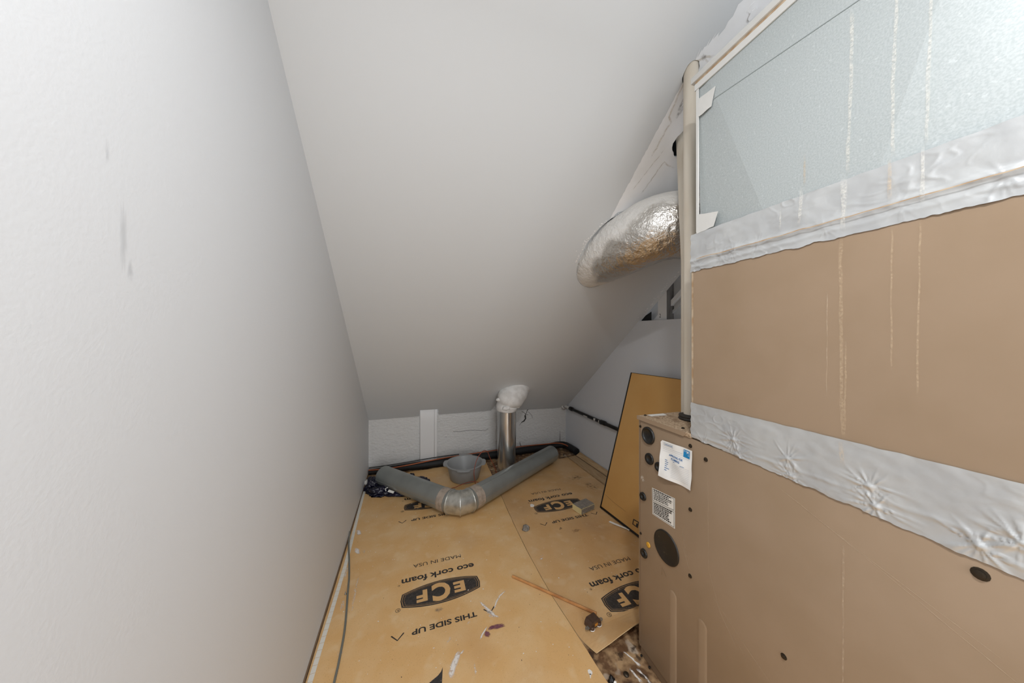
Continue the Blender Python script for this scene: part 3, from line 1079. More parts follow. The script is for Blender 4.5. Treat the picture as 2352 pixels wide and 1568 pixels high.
def screw_vf(c, r=0.0045):
    """hex-head screw on the furnace's side face (x is outward negative)."""
    V, F = [], []
    prof = [(1.5, 0.0), (1.5, 0.0008), (1.0, 0.0012), (1.0, 0.0036), (0.55, 0.0040)]
    seg = 14
    for q, h in prof:
        for k in range(seg):
            a = 2 * math.pi * k / seg
            V.append((c[0] - h, c[1] + r * q * math.cos(a), c[2] + r * q * math.sin(a)))
    for i in range(len(prof) - 1):
        for k in range(seg):
            k2 = (k + 1) % seg
            F.append((i * seg + k, i * seg + k2, (i + 1) * seg + k2, (i + 1) * seg + k))
    F.append(tuple((len(prof) - 1) * seg + k for k in range(seg)))
    return V, F


for u, z, r in ((0.286, 0.847, 0.0042), (0.233, 0.672, 0.0042), (0.232, 0.466, 0.0042), (0.485, 0.471, 0.0042), (0.740, 0.850, 0.0060), (0.012, 0.463, 0.0032), (0.010, 0.868, 0.0036),
                (0.233, 0.869, 0.0042), (0.74, 0.468, 0.0042)):
    V, F = screw_vf((0.0, -u, z), r)
    mk('screw', V, F, 'screw', furnace, True)
for x, u in ((0.022, 0.004), (0.022, 0.178)):
    V, F = lathe_vf([(0.006, 0.0), (0.006, 0.0012), (0.004, 0.0015), (0.004, 0.004), (0.001, 0.0042)], 8, (x, -u - 0.006, 0.907))
    mk('screw', V, F, 'screw', furnace, True)
for u in (0.020, 0.062):
    V, F = lathe_vf([(0.004, 0.0), (0.004, 0.004), (0.001, 0.005)], 8, (-0.004, -u, 0.006))
    mk('screw', V, F, 'black', furnace, True)


def plug(u, z, R, kind):
    """round black knockout plug on the side face."""
    if kind == 'dish':
        prof = [(R, 0.000), (R * 0.985, 0.004), (R * 0.90, 0.0065), (R * 0.80, 0.006), (R * 0.74, 0.0022), (R * 0.70, 0.0006), (0.001, 0.0005)]
    elif kind == 'cover':
        prof = [(R, 0.000), (R * 0.99, 0.003), (R * 0.95, 0.0042), (R * 0.88, 0.0035), (R * 0.84, 0.0025), (0.001, 0.0030)]
    else:
        prof = [(R, 0.000), (R * 0.98, 0.004), (R * 0.88, 0.0062), (R * 0.74, 0.0045), (R * 0.62, 0.006), (R * 0.48, 0.004), (R * 0.38, 0.0006), (0.001, 0.0004)]
    seg = 36
    V, F = [], []
    for r, h in prof:
        for k in range(seg):
            a = 2 * math.pi * k / seg
            V.append((-h - 0.0006, -u + r * math.cos(a), z + r * math.sin(a)))
    for i in range(len(prof) - 1):
        for k in range(seg):
            k2 = (k + 1) % seg
            F.append((i * seg + k, i * seg + k2, (i + 1) * seg + k2, (i + 1) * seg + k))
    o = mk('knockout_plug', V, F, 'blackhole' if kind == 'cover' else 'rubber', furnace, True, smooth=True)
    return o


plug(0.053, 0.846, 0.0315, 'dish')
plug(0.059, 0.763, 0.0205, 'ring')
plug(0.104, 0.752, 0.0165, 'ring')
plug(0.026, 0.610, 0.0150, 'ring')
plug(0.137, 0.492, 0.0540, 'cover')
plug(0.031, 0.400, 0.0160, 'ring')
V, F = [], []
for r, h in ((0.0095, 0.0), (0.0095, 0.002), (0.006, 0.003), (0.001, 0.0025)):
    for k in range(20):
        a = 2 * math.pi * k / 20
        V.append((-h - 0.0006, -0.053 + r * math.cos(a), 0.446 + r * math.sin(a)))
for i in range(3):
    for k in range(20):
        k2 = (k + 1) % 20
        F.append((i * 20 + k, i * 20 + k2, (i + 1) * 20 + k2, (i + 1) * 20 + k))
o = mk('yellow_cap', V, F, 'yellow', furnace, True, smooth=True)
o['label'] = 'small yellow plastic cap'


# stamped ribs
def rib(u0, u1, zt, zb):
    V, F = [], []
    w = (u1 - u0)
    um = (u0 + u1) / 2
    ring = []
    for k in range(13):
        a = math.pi * k / 12
        ring.append((um - math.cos(a) * w / 2, zt - w / 2 + math.sin(a) * w / 2))
    ring = [(u0, zb)] + ring + [(u1, zb)]
    n = len(ring)
    for sc, h in ((1.0, 0.0), (0.66, 0.0014), (0.50, 0.0016)):
        for (u, z) in ring:
            V.append((-h - 0.0002, -(um + (u - um) * sc), z if z <= zb else zt - w / 2 + (z - (zt - w / 2)) * (1 if z < zt - w / 2 else sc)))
    for i in range(2):
        for k in range(n - 1):
            F.append((i * n + k, i * n + k + 1, (i + 1) * n + k + 1, (i + 1) * n + k))
    F.append(tuple(2 * n + k for k in range(n)))
    auto_smooth(mk('stamped_rib', V, F, 'tan', furnace, True), 60)


rib(0.150, 0.181, 0.366, 0.04)
rib(0.258, 0.290, 0.366, 0.04)
rib(0.700, 0.732, 0.366, 0.04)
# stamped arrow
V, F = ribbon_vf([(0.118, 0.385), (0.118, 0.410), (0.136, 0.392)], 0.0012, lambda u, z: (-0.0008, -u, z))
mk('stamped_arrow', V, F, 'tan_dark', furnace, True)


# ---- warning labels
def quad_map(c, off=0.0008, wob=0.0, seed=0):
    (a, b, d, e) = [Vector(q) for q in c]           # tl tr br bl in (u,z)

    def f(s, t):                                     # s right, t up (0..1)
        p = (e.lerp(d, s)).lerp(a.lerp(b, s), t)
        w_ = 0.0
        if wob:
            w_ = wob * (0.35 + noise.noise(Vector((s * 2.2 + seed, t * 2.2, seed))) * 0.8) + wob * 0.8 * (1 - t) * (1 - s) ** 2
        return (-off - max(0.0, w_), -p.x, p.y)
    return f


def text_rows(f, rows, x0, x1, y0, y1, h, seed, fill=0.95):
    r_ = random.Random(seed)
    q = []
    for i in range(rows):
        y = y1 - (y1 - y0) * (i + 0.5) / rows
        x = x0
        end = x0 + (x1 - x0) * r_.uniform(fill - 0.25, fill)
        while x < end:
            w = r_.uniform(0.025, 0.085)
            w = min(w, end - x)
            q.append(([f(x, y), f(x + w, y), f(x + w, y + h), f(x, y + h)], [(0, 1, 2, 3)]))
            x += w + 0.018
    return merge(q)


for corners, sd, rows in ((((0.071, 0.664), (0.174, 0.6765), (0.174, 0.6345), (0.072, 0.618)), 5, 6),
                          (((0.073, 0.617), (0.174, 0.6335), (0.174, 0.577), (0.073, 0.570)), 6, 7)):
    f = quad_map(corners, 0.0006)
    lab = mk('warning_label', [f(0, 0), f(1, 0), f(1, 1), f(0, 1)], [(0, 1, 2, 3)], 'label', furnace, True)
    f = quad_map(corners, 0.0010)
    V, F = poly_vf([(0.03, 0.05), (0.97, 0.05), (0.97, 0.95), (0.03, 0.95)], [[(0.045, 0.075), (0.955, 0.075), (0.955, 0.925), (0.045, 0.925)]], f)
    mk('border', V, F, 'ink_plain', lab, True)
    V, F = text_rows(f, rows, 0.08, 0.93, 0.10, 0.92, 0.085, sd, 1.0)
    mk('small_print', V, F, 'ink_plain', lab, True)

# ---- inspection sheet taped to the furnace
note = thing('inspection_sheet', 'white paper approval form stuck on the tan furnace side', 'paper', floc(-0.002, 0.18, 0.728), FROT)


def note_map(off, seed=3):
    f = quad_map(((0.118, 0.853), (0.2455, 0.8585), (0.239, 0.734), (0.1135, 0.7275)), off, 0.010, seed)
    return lambda s, t: tuple(RF @ Vector(f(s, t)))


nm = note_map(0.0015)
V, F = [], []
n_ = 16
for j in range(n_ + 1):
    for i in range(n_ + 1):
        V.append(nm(i / n_, j / n_))
for j in range(n_):
    for i in range(n_):
        a = j * (n_ + 1) + i
        if (i, j) == (0, n_ - 1):
            F.append((a, a + 1, a + n_ + 2))
        else:
            F.append((a, a + 1, a + n_ + 2, a + n_ + 1))
sheet = mk('sheet', V, F, 'paper', note, smooth=True)
nm2 = note_map(0.0022)


def sub_poly(f, x0, x1, y0, y1, n=8):
    V, F = [], []
    for i in range(n + 1):
        x = x0 + (x1 - x0) * i / n
        V += [f(x, y0), f(x, y1)]
    for i in range(n):
        F.append((2 * i, 2 * i + 2, 2 * i + 3, 2 * i + 1))
    return V, F


V, F = text_fit('APPROVAL FOR', 0.28, 0.74, 0.635, 0.69, nm2, 0.03)
q = [(V, F), text_fit('PLUMBING', 0.36, 0.66, 0.555, 0.61, nm2, 0.03)]
V, F = merge(q)
mk('title', V, F, 'bluetext', sheet)
V, F = sub_poly(nm2, 0.735, 0.935, 0.765, 0.955, 4)
lg = mk('logo_square', V, F, 'blue', sheet)
nm3 = note_map(0.0028)
V, F = merge([text_fit('U', 0.755, 0.825, 0.83, 0.935, nm3, 0.05), text_fit('E', 0.84, 0.915, 0.83, 0.935, nm3, 0.05)])
mk('logo_letters', V, F, 'paper', lg)
q = [sub_poly(nm2, 0.10, 0.42, 0.945 - 0.035 * k, 0.955 - 0.035 * k) for k in range(3)]
q += [sub_poly(nm2, 0.08, 0.70, 0.820, 0.826), sub_poly(nm2, 0.08, 0.92, 0.775, 0.780), sub_poly(nm2, 0.08, 0.92, 0.725, 0.729)]
q += [sub_poly(nm2, 0.40, 0.93, 0.47 - 0.045 * k, 0.475 - 0.045 * k) for k in range(9)]
V, F = merge(q)
mk('ruled_lines', V, F, 'greytext', sheet)
q = [sub_poly(nm2, 0.17, 0.17 + w, 0.49 - 0.053 * k, 0.505 - 0.053 * k, 3) for k, w in enumerate((0.07, 0.10, 0.09, 0.07, 0.15, 0.08))]
q += [sub_poly(nm2, 0.16, 0.40, 0.905, 0.920, 3), sub_poly(nm2, 0.43, 0.50, 0.52, 0.53, 2), sub_poly(nm2, 0.68, 0.80, 0.50, 0.51, 2)]
V, F = merge(q)
mk('small_print', V, F, 'bluetext', sheet)

# ---- coil cabinet on top
coil = thing('coil_cabinet', 'plain tan coil cabinet between the two silver tape bands', 'cabinet', floc(0, 0.6, 0.907), FROT)
WM[coil.name] = RF.copy()
coil.location = FC
rbox('cabinet', (0.0045, -FL, 0.9078), (0.50, -0.240, 1.436), 'tan', coil, 0.0015, 1)
rbox('side_panel', (0.0, -FL, 0.925), (0.0042, -0.2425, 1.4355), 'tan', coil, 0.0012, 1)
rbox('panel_edge', (0.0012, -0.2424, 0.93), (0.0044, -0.2362, 1.43), 'brownglue', coil, 0)

# ---- plenum
plen = thing('supply_plenum', 'galvanised sheet metal plenum box above the tan coil cabinet', 'duct', FC, FROT)
PT = 1.992
uL, uR = 0.256, FL


def lineA(z):
    return 0.312 + 0.333 * (1.898 - z)


def lineB(z):
    return 0.62 + 0.278 * (z - 1.451)


zb, zt_ = 1.437, PT
pts = [(uL, zb, 0.018), (lineA(zb), zb, 0.0), (lineB(zb), zb, 0.0), (uR, zb, 0.030),
       (uL, zt_, 0.001), (lineA(zt_), zt_, 0.0), (lineB(zt_), zt_, 0.0), (uR, zt_, 0.016)]
Vf = [(d, -u, z) for u, z, d in pts]
Vb = [(0.49, -uL, zb), (0.49, -uR, zb), (0.49, -uL, zt_), (0.49, -uR, zt_)]
V = Vf + Vb
F = [(0, 1, 5, 4), (1, 2, 6, 5), (2, 3, 7, 6), (0, 4, 10, 8), (3, 9, 11, 7), (8, 10, 11, 9), (4, 5, 6, 7, 11, 10), (0, 8, 9, 3, 2, 1)]
mk('sheet_metal_box', V, F, 'galv', plen, True)
V, F = ribbon_vf([(0.262, 1.890), (0.325, 1.881), (0.596, 1.846), (0.70, 1.833)], 0.0016, lambda u, z: (-0.0012, -u, z))
mk('crease_line', V, F, 'galv2', plen, True)
# taped top flange
rbox('top_tape', (-0.0035, -FL, 1.9495), (0.0, -0.250, 1.9700), 'tape_w', plen, 0.001, 1)
rbox('top_joint', (-0.0020, -FL, 1.9700), (0.0, -0.252, 1.9765), 'brownglue', plen, 0)
rbox('top_flange', (-0.0080, -FL, 1.9765), (0.02, -0.240, 1.9960), 'tape_w', plen, 0.003, 2)
rbox('corner_tape', (-0.0024, -0.2635, 1.52), (0.0, -0.2545, 1.95), 'tape_w', plen, 0.0006, 1)
for c in (((0.263, 1.918), (0.318, 1.914), (0.306, 1.866), (0.263, 1.864)), ((0.258, 1.574), (0.326, 1.557), (0.313, 1.520), (0.258, 1.516))):
    V, F = poly_vf(jag([c[0], c[1], c[2], c[3]], 0.012, 0.0009, 8), [], lambda u, z: (-0.0026, -u, z), back=(0.0006, 0, 0))
    mk('tape_scrap', V, F, 'tape_w', plen, True)


# ---- wrinkled foil tape bands
def tape_band(name, parent, zt, zl, pucks, ridge, seed, ujag=0.004, m='tape', amp=1.0, u0=0.236):
    nu, nv = 420, 50
    V, F = [], []
    for i in range(nu + 1):
        u = u0 + (FL - u0) * i / nu
        a = zl(u) + noise.noise(Vector((u * 34, seed, 0))) * ujag + noise.noise(Vector((u * 130, seed, 3))) * ujag * 0.35
        b = zt(u) + noise.noise(Vector((u * 40, seed + 9, 0))) * 0.0012
        for j in range(nv + 1):
            z = a + (b - a) * j / nv
            uu = u
            if i == 0:
                uu += noise.noise(Vector((z * 70, seed, 5))) * 0.004
            h = 0.0012
            # broad rumples
            cr = abs(noise.noise(Vector((u * 30 + z * 26, z * 48 - u * 10, seed + 11))))
            h += amp * 0.0011 * max(0.0, 0.16 - cr) / 0.16 * max(0.0, noise.noise(Vector((u * 9, z * 14, seed + 20))) + 0.15)
            h += amp * 0.0016 * max(0, noise.noise(Vector((u * 12, z * 22, seed)))) + amp * 0.0006 * noise.noise(Vector((u * 45, z * 60, seed + 2)))
            # radial puckers around the covered screws
            for (pu, pz, st) in pucks:
                du, dz = u - pu, z - pz
                d = math.hypot(du * 0.75, dz * 1.2)
                if d < 0.085:
                    ang = math.atan2(dz, du)
                    fall = math.exp(-(d / 0.026) ** 2)
                    wr = abs(noise.noise(Vector((math.cos(ang) * 2.4 + pu * 50, math.sin(ang) * 2.4 + pz * 50, d * 9))))
                    wr = max(0.0, 1.0 - wr * 4.5) ** 1.5
                    ring = (1 - math.exp(-(d / 0.006) ** 2))
                    h += st * (0.0028 * math.exp(-(d / 0.0050) ** 2) + 0.0026 * wr * fall * ring)
            for (rz, rs, rw) in ridge:
                zz = z - (rz + 0.0025 * noise.noise(Vector((u * 25, seed, 7))))
                h += rs * math.exp(-(zz / rw) ** 2) * (0.6 + 0.6 * noise.noise(Vector((u * 14, seed + 4, 1))))
            h = max(h, 0.0004)
            V.append((-h - 0.0006, -uu, z))
    for i in range(nu):
        for j in range(nv):
            k = i * (nv + 1) + j
            F.append((k, k + nv + 1, k + nv + 2, k + 1))
    return mk(name, V, F, m, parent, True, smooth=True)


P2 = [(0.370, 0.932, 1.2), (0.378, 0.896, 1.1), (0.494, 0.929, 1.2), (0.501, 0.892, 1.0), (0.624, 0.927, 1.3), (0.633, 0.894, 1.5), (0.740, 0.893, 1.6), (0.774, 0.919, 1.5), (0.282, 0.893, 0.7),
      (0.86, 0.90, 1.2)]
t2 = tape_band('foil_tape', coil, lambda u: 1.0045 - 0.008 * (u - 0.236), lambda u: 0.899 - 0.058 * (u - 0.236), P2, [(0.909, 0.0016, 0.004)], 1.0, 0.004)
t2['label'] = 'wrinkled silver tape puckered over screw heads'
t1 = tape_band('foil_tape', plen, lambda u: 1.519 - 0.019 * (u - 0.236), lambda u: 1.405 - 0.010 * (u - 0.236),
               [(0.43, 1.432, 0.5), (0.56, 1.428, 0.35), (0.262, 1.418, 0.6), (0.37, 1.430, 0.5), (0.335, 1.424, 0.5), (0.66, 1.43, 0.3), (0.76, 1.43, 0.4)], [(1.4375, 0.0042, 0.006), (1.418, 0.0016, 0.004)], 5.0, 0.0040, amp=1.3)
t1['label'] = 'rumpled silver tape along the joint under the plenum'
q = wiggle([(0.262, 1.4395), (0.40, 1.4375), (0.60, 1.4365), (0.95, 1.434)], 0.02, 0.0012, 71)
V, F = ribbon_vf(q, [0.0016 + 0.002 * abs(noise.noise(Vector((k * 0.4, 0, 0)))) for k in range(len(q))], lambda u, z: (-0.0088, -u, z))
mk('joint_dirt', V, F, 'brownglue', plen, True)


# ---- dried drips down plenum, tape and cabinet
def drip(parent, pts, w, m, off, seed, nm='dried_drip'):
    q = wiggle(pts, 0.022, 0.0006, seed)
    r_ = random.Random(seed)
    ww = [w * r_.uniform(0.7, 1.1) for _ in q]
    ribbon_film(nm, q, ww, lambda u, z: (off, -u, z), m, parent, True)


drip(plen, [(0.6005, 1.84), (0.600, 1.746), (0.5975, 1.64), (0.596, 1.605), (0.593, 1.52)], 0.0060, 'drip', -0.0016, 1)
drip(plen, [(0.593, 1.52), (0.592, 1.46), (0.589, 1.41)], 0.009, 'drip', -0.0090, 2)
drip(plen, [(0.659, 1.93), (0.657, 1.76), (0.653, 1.65), (0.653, 1.52)], 0.0050, 'drip', -0.0016, 3)
drip(plen, [(0.653, 1.52), (0.652, 1.44)], 0.006, 'drip2', -0.0088, 31)
drip(plen, [(0.696, 1.78), (0.692, 1.62), (0.690, 1.52)], 0.0045, 'drip', -0.0016, 4)
drip(plen, [(0.690, 1.52), (0.688, 1.42)], 0.005, 'drip', -0.0088, 41)
drip(plen, [(0.525, 1.60), (0.524, 1.53)], 0.0040, 'drip2', -0.0016, 5)
drip(plen, [(0.524, 1.53), (0.521, 1.47), (0.517, 1.445)], 0.0065, 'drip', -0.0086, 6)
drip(plen, [(0.484, 1.50), (0.481, 1.448)], 0.0050, 'drip', -0.0084, 7)
drip(coil, [(0.586, 1.405), (0.583, 1.35), (0.585, 1.20), (0.585, 1.07), (0.587, 1.0)], 0.0062, 'drip2', -0.0008, 8)
drip(coil, [(0.592, 1.20), (0.590, 1.07), (0.589, 1.005)], 0.0035, 'drip2', -0.0010, 9)
drip(coil, [(0.587, 1.0), (0.588, 0.95)], 0.0080, 'drip2', -0.0066, 10)
drip(coil, [(0.652, 1.40), (0.651, 1.24), (0.6515, 1.14)], 0.0026, 'drip2', -0.0008, 11)
drip(coil, [(0.684, 1.40), (0.682, 1.25), (0.680, 1.10)], 0.0026, 'drip2', -0.0008, 12)
drip(coil, [(0.563, 1.30), (0.562, 1.08)], 0.0020, 'scratch', -0.0008, 13)
drip(furnace, [(0.588, 0.80), (0.587, 0.62), (0.588, 0.35)], 0.0035, 'scratch', -0.0008, 14)
for i, pts in enumerate([[(0.293, 0.80), (0.294, 0.60), (0.296, 0.52)], [(0.285, 0.56), (0.30, 0.52), (0.33, 0.44), (0.38, 0.38)], [(0.46, 0.86), (0.60, 0.80), (0.76, 0.74)], [(0.50, 0.845), (0.62, 0.79), (0.78, 0.715)],
                         [(0.30, 0.47), (0.42, 0.40), (0.50, 0.36)], [(0.20, 0.55), (0.235, 0.47)], [(0.04, 0.57), (0.058, 0.53)], [(0.36, 0.42), (0.40, 0.38)], [(0.20, 0.60), (0.225, 0.50)]]):
    drip(furnace, pts, 0.0013, 'scratch', -0.0007, 90 + i, 'scratch')
blob_film('chalk_smudge', 0.022, 0.675, 0.012, 0.010, lambda u, z: (-0.0008, -u, z), 'smear2', furnace, True, seed=4)

# ---- pvc vents with rubber coupling
pv = thing('pvc_pipe', 'cream plastic vent pipe standing upright beside the plenum corner', 'pipe', (0.968, 0.835, 0.907), 0, 'plastic vent pipes')
tube('pipe', [(0.968, 0.835, 0.9075 + 0.01 * 0), (0.968, 0.835, 1.4), (0.967, 0.835, 2.30)], 0.024, 'pvc', pv, 28)
V, F = lathe_vf([(0.024, 0.0), (0.040, 0.0), (0.041, 0.005), (0.038, 0.008), (0.038, 0.010), (0.040, 0.012), (0.039, 0.017), (0.032, 0.019), (0.0245, 0.020)], 32, (0.968, 0.835, 0.9072))
g = mk('rubber_coupling', V, F, 'rubber_dust', pv, smooth=True)
g['label'] = 'dusty black rubber collar'
V, F = poly_vf([(0, 0), (0.004, 0.003), (0.003, 0.010), (-0.001, 0.012)], [], lambda a, z: (0.968 - 0.0242 * math.sin(0.85 + a * 40 * 0.02), 0.835 - 0.0242 * math.cos(0.85), 2.015 + z))
pv2 = thing('pvc_pipe', 'leaning cream plastic pipe going through a torn ceiling hole', 'pipe', (1.02, 0.90, 0.907), 0, 'plastic vent pipes')
tube('pipe', [(1.020, 0.893, 0.9075), (1.022, 0.895, 1.5), (1.108, 0.998, 2.06), (1.124, 1.018, 2.18)], 0.024, 'pvc', pv2, 24)

# ---- foil duct through the slope
DP = smooth_path([(1.064, 1.66, 1.676), (1.064, 1.50, 1.678), (1.064, 1.36, 1.684), (1.076, 1.24, 1.702), (1.125, 1.135, 1.722), (1.225, 1.080, 1.728), (1.38, 1.065, 1.72), (1.60, 1.06, 1.71)], 10)


def duct_rad(i, a):
    p = DP[i]
    q = Vector((p.x * 6 + math.cos(a) * 1.3, p.y * 6, p.z * 6 + math.sin(a) * 1.3))
    return 1 + 0.035 * noise.noise(q) + 0.020 * noise.noise(q * 2.7) + 0.010 * noise.noise(q * 7)


V, F = tube_vf(DP, 0.150, 64, False, duct_rad)
fd_ = mk('foil_duct', V, F, 'foil', None, smooth=True, origin=(1.064, 1.36, 1.525))
tag(fd_, 'bulging foil wrapped duct entering the sloped ceiling behind the pipes', 'duct')

# ================================================================== THINGS ALONG THE BACK
# white board up the knee wall
post = thing('wall_board', 'upright white board fixed to the low knee wall', 'board', (0.166, 2.965, 0))
yk = knee_y(0.166)
rbox('plank', (0.0885, yk - 0.042, 0.0), (0.217, yk - 0.001, 0.548), 'trimw', post, 0.0015, 1, local=False)
rbox('plank', (0.2185, yk - 0.038, 0.0), (0.2435, yk - 0.001, 0.548), 'trimw', post, 0.0015, 1, local=False)

# flue
FX, FY, FR = 0.842, 2.652, 0.0865
flue = thing('flue_pipe', 'shiny upright metal flue pipe with a white wrapped top', 'pipe', (FX, FY, 0))
ring = [(FR + 0.004 * math.exp(-(z / 0.02) ** 2), z) for z in (0.0, 0.01, 0.03)] + [(FR, 0.06 + 0.02 * k) for k in range(27)]
V, F = lathe_vf(ring, 48)
V = [(FX + x, FY + y, z) for x, y, z in V]
V2 = []
for x, y, z in V:      # dented lower right side
    d = math.exp(-(((x - FX - 0.06) / 0.05) ** 2 + ((y - FY + 0.06) / 0.05) ** 2 + ((z - 0.16) / 0.06) ** 2))
    V2.append((x - 0.010 * d, y + 0.008 * d, z))
mk('pipe', V2, F, 'flue', flue, smooth=True)
tube('pipe_seam', [(FX + FR * 0.64, FY - FR * 0.77, 0.005), (FX + FR * 0.64, FY - FR * 0.77, 0.57)], 0.0025, 'flue', flue, 6)
# white wrapped boot: bends back into the slope
bp = smooth_path([(FX - 0.002, FY, 0.545), (FX + 0.002, FY - 0.004, 0.600), (FX + 0.025, FY - 0.012, 0.650), (FX + 0.075, FY + 0.01, 0.695), (FX + 0.115, FY + 0.045, 0.730), (FX + 0.16, FY + 0.10, 0.775)], 7)
br = [0.088, 0.089, 0.090, 0.092, 0.094, 0.095, 0.093, 0.091, 0.092, 0.095, 0.101, 0.108, 0.113, 0.116] + [0.118] * 40


def boot_rad(i, a):
    q = Vector((math.cos(a) * 1.6, math.sin(a) * 1.6, i * 0.16))
    return 1 + 0.05 * noise.noise(q) + 0.04 * abs(noise.noise(q * 2.3)) + 0.015 * noise.noise(q * 6)


V, F = tube_vf(bp, br[:len(bp)], 44, True, boot_rad)
bo = mk('wrapped_boot', V, F, 'wrap', flue, smooth=True)
bo['label'] = 'white painted crumpled wrap'
for i, (cx, cy, cz, s_) in enumerate([(FX + 0.085, FY - 0.055, 0.590, 0.026), (FX - 0.082, FY - 0.03, 0.652, 0.022), (FX - 0.03, FY - 0.086, 0.585, 0.03)]):
    bm = bmesh.new()
    bmesh.ops.create_icosphere(bm, subdivisions=3, radius=1)
    V = []
    for v in bm.verts:
        k = 1 + 0.35 * noise.noise(v.co * 1.8 + Vector((i * 5, 0, 0)))
        V.append((cx + v.co.x * s_ * k * 1.2, cy + v.co.y * s_ * k * 0.8, cz + v.co.z * s_ * k * 0.75))
    F = [tuple(q.index for q in f.verts) for f in bm.faces]
    bm.free()
    mk('wrap_fold', V, F, 'wrap', flue, smooth=True)

# grey basin
BX, BY = 0.445, 2.595
bucket = thing('plastic_basin', 'round grey plastic basin with tab handles standing before the knee wall', 'basin', (BX, BY, TH + 0.0012))
bz = TH + 0.0012
prof = [(0.001, 0.003), (0.108, 0.003), (0.116, 0.009), (0.146, 0.130), (0.1475, 0.135), (0.162, 0.136), (0.163, 0.131), (0.151, 0.1295), (0.1225, 0.010), (0.116, 0.001), (0.001, 0.0)]
V, F = lathe_vf([(r, z) for r, z in prof], 56, (BX, BY, bz))
auto_smooth(mk('bowl', V, F, 'bucket', bucket), 45)
for ang in (math.radians(-103), math.radians(-13), math.radians(167), math.radians(77)):
    V, F = [], []
    n_ = 12
    for k in range(n_ + 1):
        a = ang + math.radians(-22 + 44 * k / n_)
        e = 0.020 * min(1, min(k, n_ - k) / 1.6)
        for r, z in ((0.158, 0.1362), (0.161 + e, 0.1362), (0.161 + e, 0.127), (0.158, 0.129)):
            V.append((BX + r * math.cos(a), BY + r * math.sin(a), bz + z))
    for k in range(n_):
        for j in range(4):
            j2 = (j + 1) % 4
            F.append((k * 4 + j, k * 4 + j2, k * 4 + 4 + j2, k * 4 + 4 + j))
    F += [(0, 1, 2, 3), tuple(n_ * 4 + j for j in (3, 2, 1, 0))]
    auto_smooth(mk('tab_handle', V, F, 'bucket', bucket), 40)

# L-shaped metal duct on the floor
DR = 0.074
dz0 = TH + DR + 0.0095
pA, pB = Vector((-0.205, 2.672, dz0)), Vector((1.305, 2.663, dz0))
apex = Vector((0.318, 2.028, dz0))
dA, dB = (pA - apex).normalized(), (pB - apex).normalized()
ld = thing('duct_elbow', 'bent grey metal duct lying on the floor in front of basin', 'duct', (apex.x, apex.y, TH))
eA, eB = apex + dA * 0.150, apex + dB * 0.155


def seamed(name, a, b, r, m):
    t = (b - a).normalized()
    pts_ = [a.lerp(b, k / 10) for k in range(11)]
    o_ = tube(name, pts_, r, m, ld, 40, cap=False)
    return o_


seamed('pipe_length', pA, eA, DR, 'galvdull')
seamed('pipe_length', pB, eB, DR, 'galvdull')
up = Vector((0, 0, 1))
for a_, b_, sgn in ((pA, eA, 1), (pB, eB, -1)):
    t = (b_ - a_).normalized()
    sd = t.cross(up).normalized()
    if sd.y > 0:
        sd = -sd
    for ang in ((-0.10, ) if a_ is pA else (0.12, 1.30)):
        d = sd * math.cos(ang) + up * math.sin(ang)
        tube('lock_seam', [a_ + d * (DR + 0.0006), b_ + d * (DR + 0.0006)], 0.0022, 'galvdull', ld, 6)
# inner dark linings so the open ends look hollow
for a_, b_ in ((pA, eA), (pB, eB)):
    t = (b_ - a_).normalized()
    tube('pipe_lining', [a_ + t * 0.002, b_], DR - 0.0015, 'galvdull', ld, 32, cap=False)
# elbow gores
NG = 3
P0, P3 = apex + dA * 0.085, apex + dB * 0.085
cpts = [apex + dA * 0.150, P0, apex + dA * 0.012 + dB * 0.012 + (dA + dB).normalized() * 0.016, P3, apex + dB * 0.155]
for i, (a_, b_) in enumerate(zip(cpts, cpts[1:])):
    tA = (cpts[i + 1] - cpts[i - 1]).normalized() if i else (b_ - a_).normalized()
    tB = (cpts[i + 2] - cpts[i]).normalized() if i + 2 < len(cpts) else (b_ - a_).normalized()
    V, F = [], []
    ax = (b_ - a_).normalized()
    sd = ax.cross(up).normalized()
    seg = 44
    rr_ = DR + (0.0015 if i in (1, 2) else 0.0008)
    for (c, nrm) in ((a_, tA), (b_, tB)):
        for k in range(seg):
            an = 2 * math.pi * k / seg
            base = sd * math.cos(an) * rr_ + up * math.sin(an) * rr_
            s_ = -(base.dot(nrm)) / ax.dot(nrm)          # slide along the axis onto the mitre plane
            V.append(c + base + ax * s_)
    for k in range(seg):
        k2 = (k + 1) % seg
        F.append((k, k2, seg + k2, seg + k))
    auto_smooth(mk('elbow_gore', V, F, 'galvshine' if i in (1, 2) else 'galvdull', ld), 60)
    if i >= 1:
        # raised bead on the mitre
        Rg = []
        for k in range(seg):
            an = 2 * math.pi * k / seg
            base = sd * math.cos(an) * (rr_ + 0.0012) + up * math.sin(an) * (rr_ + 0.0012)
            s_ = -(base.dot(tA)) / ax.dot(tA)
            Rg.append(a_ + base + ax * s_)
        V, F = [], []
        for k in range(seg):
            p = Rg[k]
            t = (Rg[(k + 1) % seg] - Rg[k - 1]).normalized()
            n1 = (p - a_).normalized()
            n2 = t.cross(n1)
            for j in range(6):
                an = 2 * math.pi * j / 6
                V.append(p + n1 * 0.0042 * math.cos(an) + n2 * 0.0046 * math.sin(an))
        for k in range(seg):
            for j in range(6):
                k2, j2 = (k + 1) % seg, (j + 1) % 6
                F.append((k * 6 + j, k * 6 + j2, k2 * 6 + j2, k2 * 6 + j))
        auto_smooth(mk('elbow_bead', V, F, 'galvshine', ld), 60)
